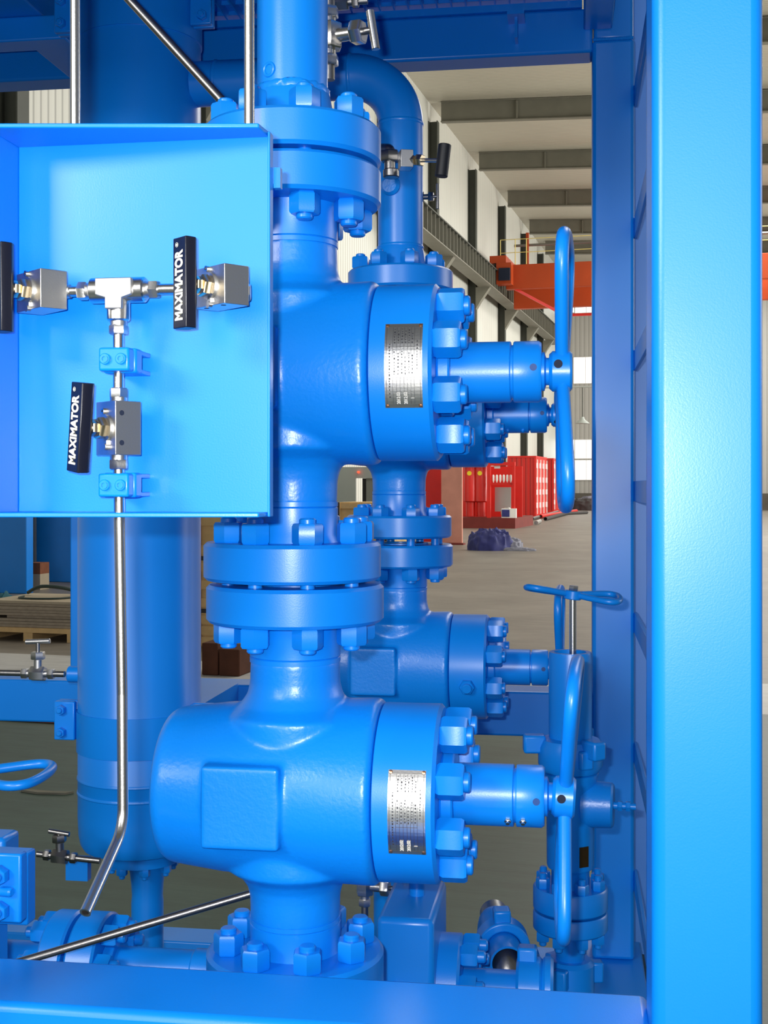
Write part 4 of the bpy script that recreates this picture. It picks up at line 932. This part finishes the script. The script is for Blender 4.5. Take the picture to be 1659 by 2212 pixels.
L_(cv, 'flange', [(cz(1962), 0), (cz(1962), .088), (cz(1958), .0925), (cz(1916), .0925), (cz(1912), .089), (cz(1912), 0)], seg=72)
L_(cv, 'flange', [(cz(2006), 0), (cz(2006), .088), (cz(2002), .0925), (cz(1970), .0925), (cz(1966), .089), (cz(1966), 0)], seg=72)
L_(cv, 'seal_ring', [(cz(1968), .06), (cz(1960), .06)])
for j in range(8):
    a = R(22.5+45*j); q = Vector((.073*math.sin(a), -.073*math.cos(a), 0))
    link('nut', NUTS, cv.o, Tr(q.x, q.y, cz(1912)) @ turn('Z', random.uniform(0, 60))); link('nut', NUTS, cv.o, Tr(q.x, q.y, cz(2006)) @ turn('X', 180))
L_(cv, 'outlet_pipe', [(.42, 0), (.42, .034), (cz(2060), .036), (cz(2052), .040), (cz(2025), .040), (cz(2010), .045), (cz(2004), .05), (cz(2004), 0)])
ub = L_(cv, 'union_nut', [(.24, 0), (.24, .05), (cz(2132), .060), (cz(2078), .060), (cz(2070), .050), (cz(2068), 0)])
for a in (10, 250, 130):
    a = R(a); q = Vector((cx0+.064*math.cos(a), cy0+.064*math.sin(a), cz(2098))); cv.part('wing_lug', MB().obox(q, (.034, .034, .05), Matrix.Rotation(a, 3, 'Z')), BLUE, ub, .005)
L_(cv, 'foot_pipe', [(.0, 0), (.0, .05), (.25, .05), (.25, 0)])

# ------------------------------------------------------------ low manifold line along the skid
MY, MZ = 2.70, .715
def mx(px): return WY(px, 2110, MY).x
mf = T('manifold_line', 'blue horizontal manifold pipe with flanges low behind the front rail', 'pipe', (mx(640), MY, MZ))
def xl(nm, x0, x1, r, m=BLUE, bv=.002, seg=48, par=None): return mf.part(nm, MB().cyl((x0, MY, MZ), (x1, MY, MZ), r, None, seg, bv), m, par)
xl('pipe', mx(-300), mx(835), .046)
for a, b, r in ((118, 168, .118), (176, 236, .118), (418, 470, .05)): xl('flange', mx(a), mx(b), r, BLUE, .005, 64)
xl('collar', mx(236), mx(258), .064)
for j in range(8):
    a = R(22.5+45*j); q = Vector((0, -.088*math.cos(a), .088*math.sin(a)))
    link('nut', NUTS, mf.o, Tr(mx(236)-mx(640), q.y, q.z) @ zto((1, 0, 0)) @ Matrix.Scale(1.45, 4)); link('nut', NUTS, mf.o, Tr(mx(118)-mx(640), q.y, q.z) @ zto((-1, 0, 0)) @ Matrix.Scale(1.45, 4))
    link('nut', NUTS, mf.o, Tr(mx(1000)-mx(640), q.y, q.z) @ zto((1, 0, 0)) @ Matrix.Scale(1.45, 4))
bz = 1.8+(1050-1938)/2700*2.72
blk = MB().box(mx(834), mx(952), MY-.14, MY+.13, MZ-.16, bz); mf.part('tee_block', blk, BLUE, None, .012)
mf.part('block_boss', MB().cyl((mx(872), MY-.13, MZ+.0), (mx(872), MY-.165, MZ+.0), .062, None, 6, .006, R(30)), BLUE)
xl('flange', mx(941), mx(1000), .112, BLUE, .006, 64); xl('outlet_pipe', mx(1000), mx(1122), .042)
uo = xl('union_nut', mx(1116), mx(1172), .072, BLUE, .006); xl('end_sub', mx(1172), mx(1196), .074, BLUE, .006)
for a in (95, 215, 335):
    a = R(a); q = Vector((mx(1139), MY-.075*math.cos(a), MZ+.075*math.sin(a))); mf.part('wing_lug', MB().obox(q, (.042, .04, .045), Matrix.Rotation(-a, 3, 'X')), BLUE, uo, .006)
xl('support_leg', mx(890), mx(890)+.0001, .001) if 0 else None
mf.part('support_leg', MB().box(mx(870), mx(915), MY-.04, MY+.04, 0, MZ-.159), BLUE); mf.part('support_leg', MB().box(mx(60), mx(100), MY-.04, MY+.04, 0, MZ-.04), BLUE)
mf.part('riser_stub', MB().cyl((mx(898), MY+.02, bz-.01), (mx(898), MY+.02, bz+.12), .018, None, 24), BLUE)
# open hammer union pointing at the viewer
uc = W(1083, 2032, 3.0); ud = Vector((.18, -1, -.08)).normalized()
hu = T('open_union', 'blue hammer union with open dark bore between the manifold and the choke', 'union', (uc.x, uc.y, 0))
ua = hu.part('union_nut', MB().ring(uc+ud*.0, uc+ud*.05, .064, .042, 48), BLUE, None, .004)
for a in (92, 215, 335):
    x_, y_, z_ = frame(ud); d = (x_*math.cos(R(a))+y_*math.sin(R(a))); M = Matrix((d, ud, d.cross(ud))).transposed(); hu.part('wing_lug', MB().obox(uc+d*.067+ud*.022, (.044, .04, .04), M), BLUE, ua, .005)
hu.part('liner', MB().ring(uc+ud*.02, uc+ud*.12, .041, .036, 40), BLUE)
hu.part('inner_pipe', MB().tube(bend([uc-ud*.16, uc+ud*.10, uc+ud*.14-EZ*.25], .05, 6), .035, 32), DSTEEL)
hu.part('elbow', MB().tube(bend([uc+ud*.01, uc-ud*.16, uc-ud*.16-EZ*1.0], .07, 8), .042, 32), BLUE)
hu.part('foot', MB().cyl(Vector((*(uc-ud*.16).xy, 0)), Vector((*(uc-ud*.16).xy, .2)), .06, None, 24), BLUE)
# clamp block and flat handwheel at the lower left
cbk = T('clamp_block', 'blue two plate clamp block with nuts at the lower left edge', 'clamp', WY(20, 1990, 1.95))
a, b = WY(-60, 1990, 1.95), WY(45, 1846, 1.95)
cbk.part('front_plate', MB().box(a.x, b.x, 1.95, 1.975, a.z, b.z), BLUE, None, .004); a2, b2 = WY(-60, 1985, 2.02), WY(70, 1836, 2.02)
cbk.part('back_plate', MB().box(a2.x, b2.x, 2.0, 2.035, a2.z, b2.z), BLUE, None, .004)
for yy in (1888, 1965):
    p = WY(4, yy, 1.95); link('nut', NUTF, cbk.o, Tr(p-cbk.loc) @ zto((0, -1, 0)))
p = WY(-4, 1925, 1.95); cbk.part('joint_tab', MB().cyl(p, p+Vector((.028, -.008, .002)), .008, None, 16, .003), BLUE)
cbk.part('bracket_leg', MB().box(a2.x-.02, a2.x+.05, 1.99, 2.05, .0, a2.z+.02), BLUE)
p = W(8, 1676, 2.7)
hwl = T('gate_handwheel', 'blue flat handwheel reaching in at the left edge on a dark stem', 'handwheel', (p.x-.1, p.y, .0))
wl = hwl.part('rim', lobes(Vector((p.x-.1, p.y, p.z)), EX, EY, EZ, .195, .0105, .07), BLUE)
hwl.part('hub', MB().cyl((p.x-.1, p.y, p.z-.02), (p.x-.1, p.y, p.z+.015), .024, None, 20), BLUE)
ps = W(-3, 1800, 2.72); hwl.part('stem', MB().cyl((p.x-.1, p.y, 1.0), (p.x-.1, p.y, p.z), .013, None, 16), DSTEEL)
b1 = W(0, 1860, 2.7); hwl.part('yoke', MB().box(p.x-.12, W(28, 1800, 2.7).x, p.y-.04, p.y+.04, W(0, 1880, 2.7).z, W(0, 1800, 2.7).z), BLUE, None, .01)
hwl.part('bonnet', MB().cyl((p.x-.1, p.y, 0), (p.x-.1, p.y, W(0, 1870, 2.7).z), .05, None, 32), BLUE)
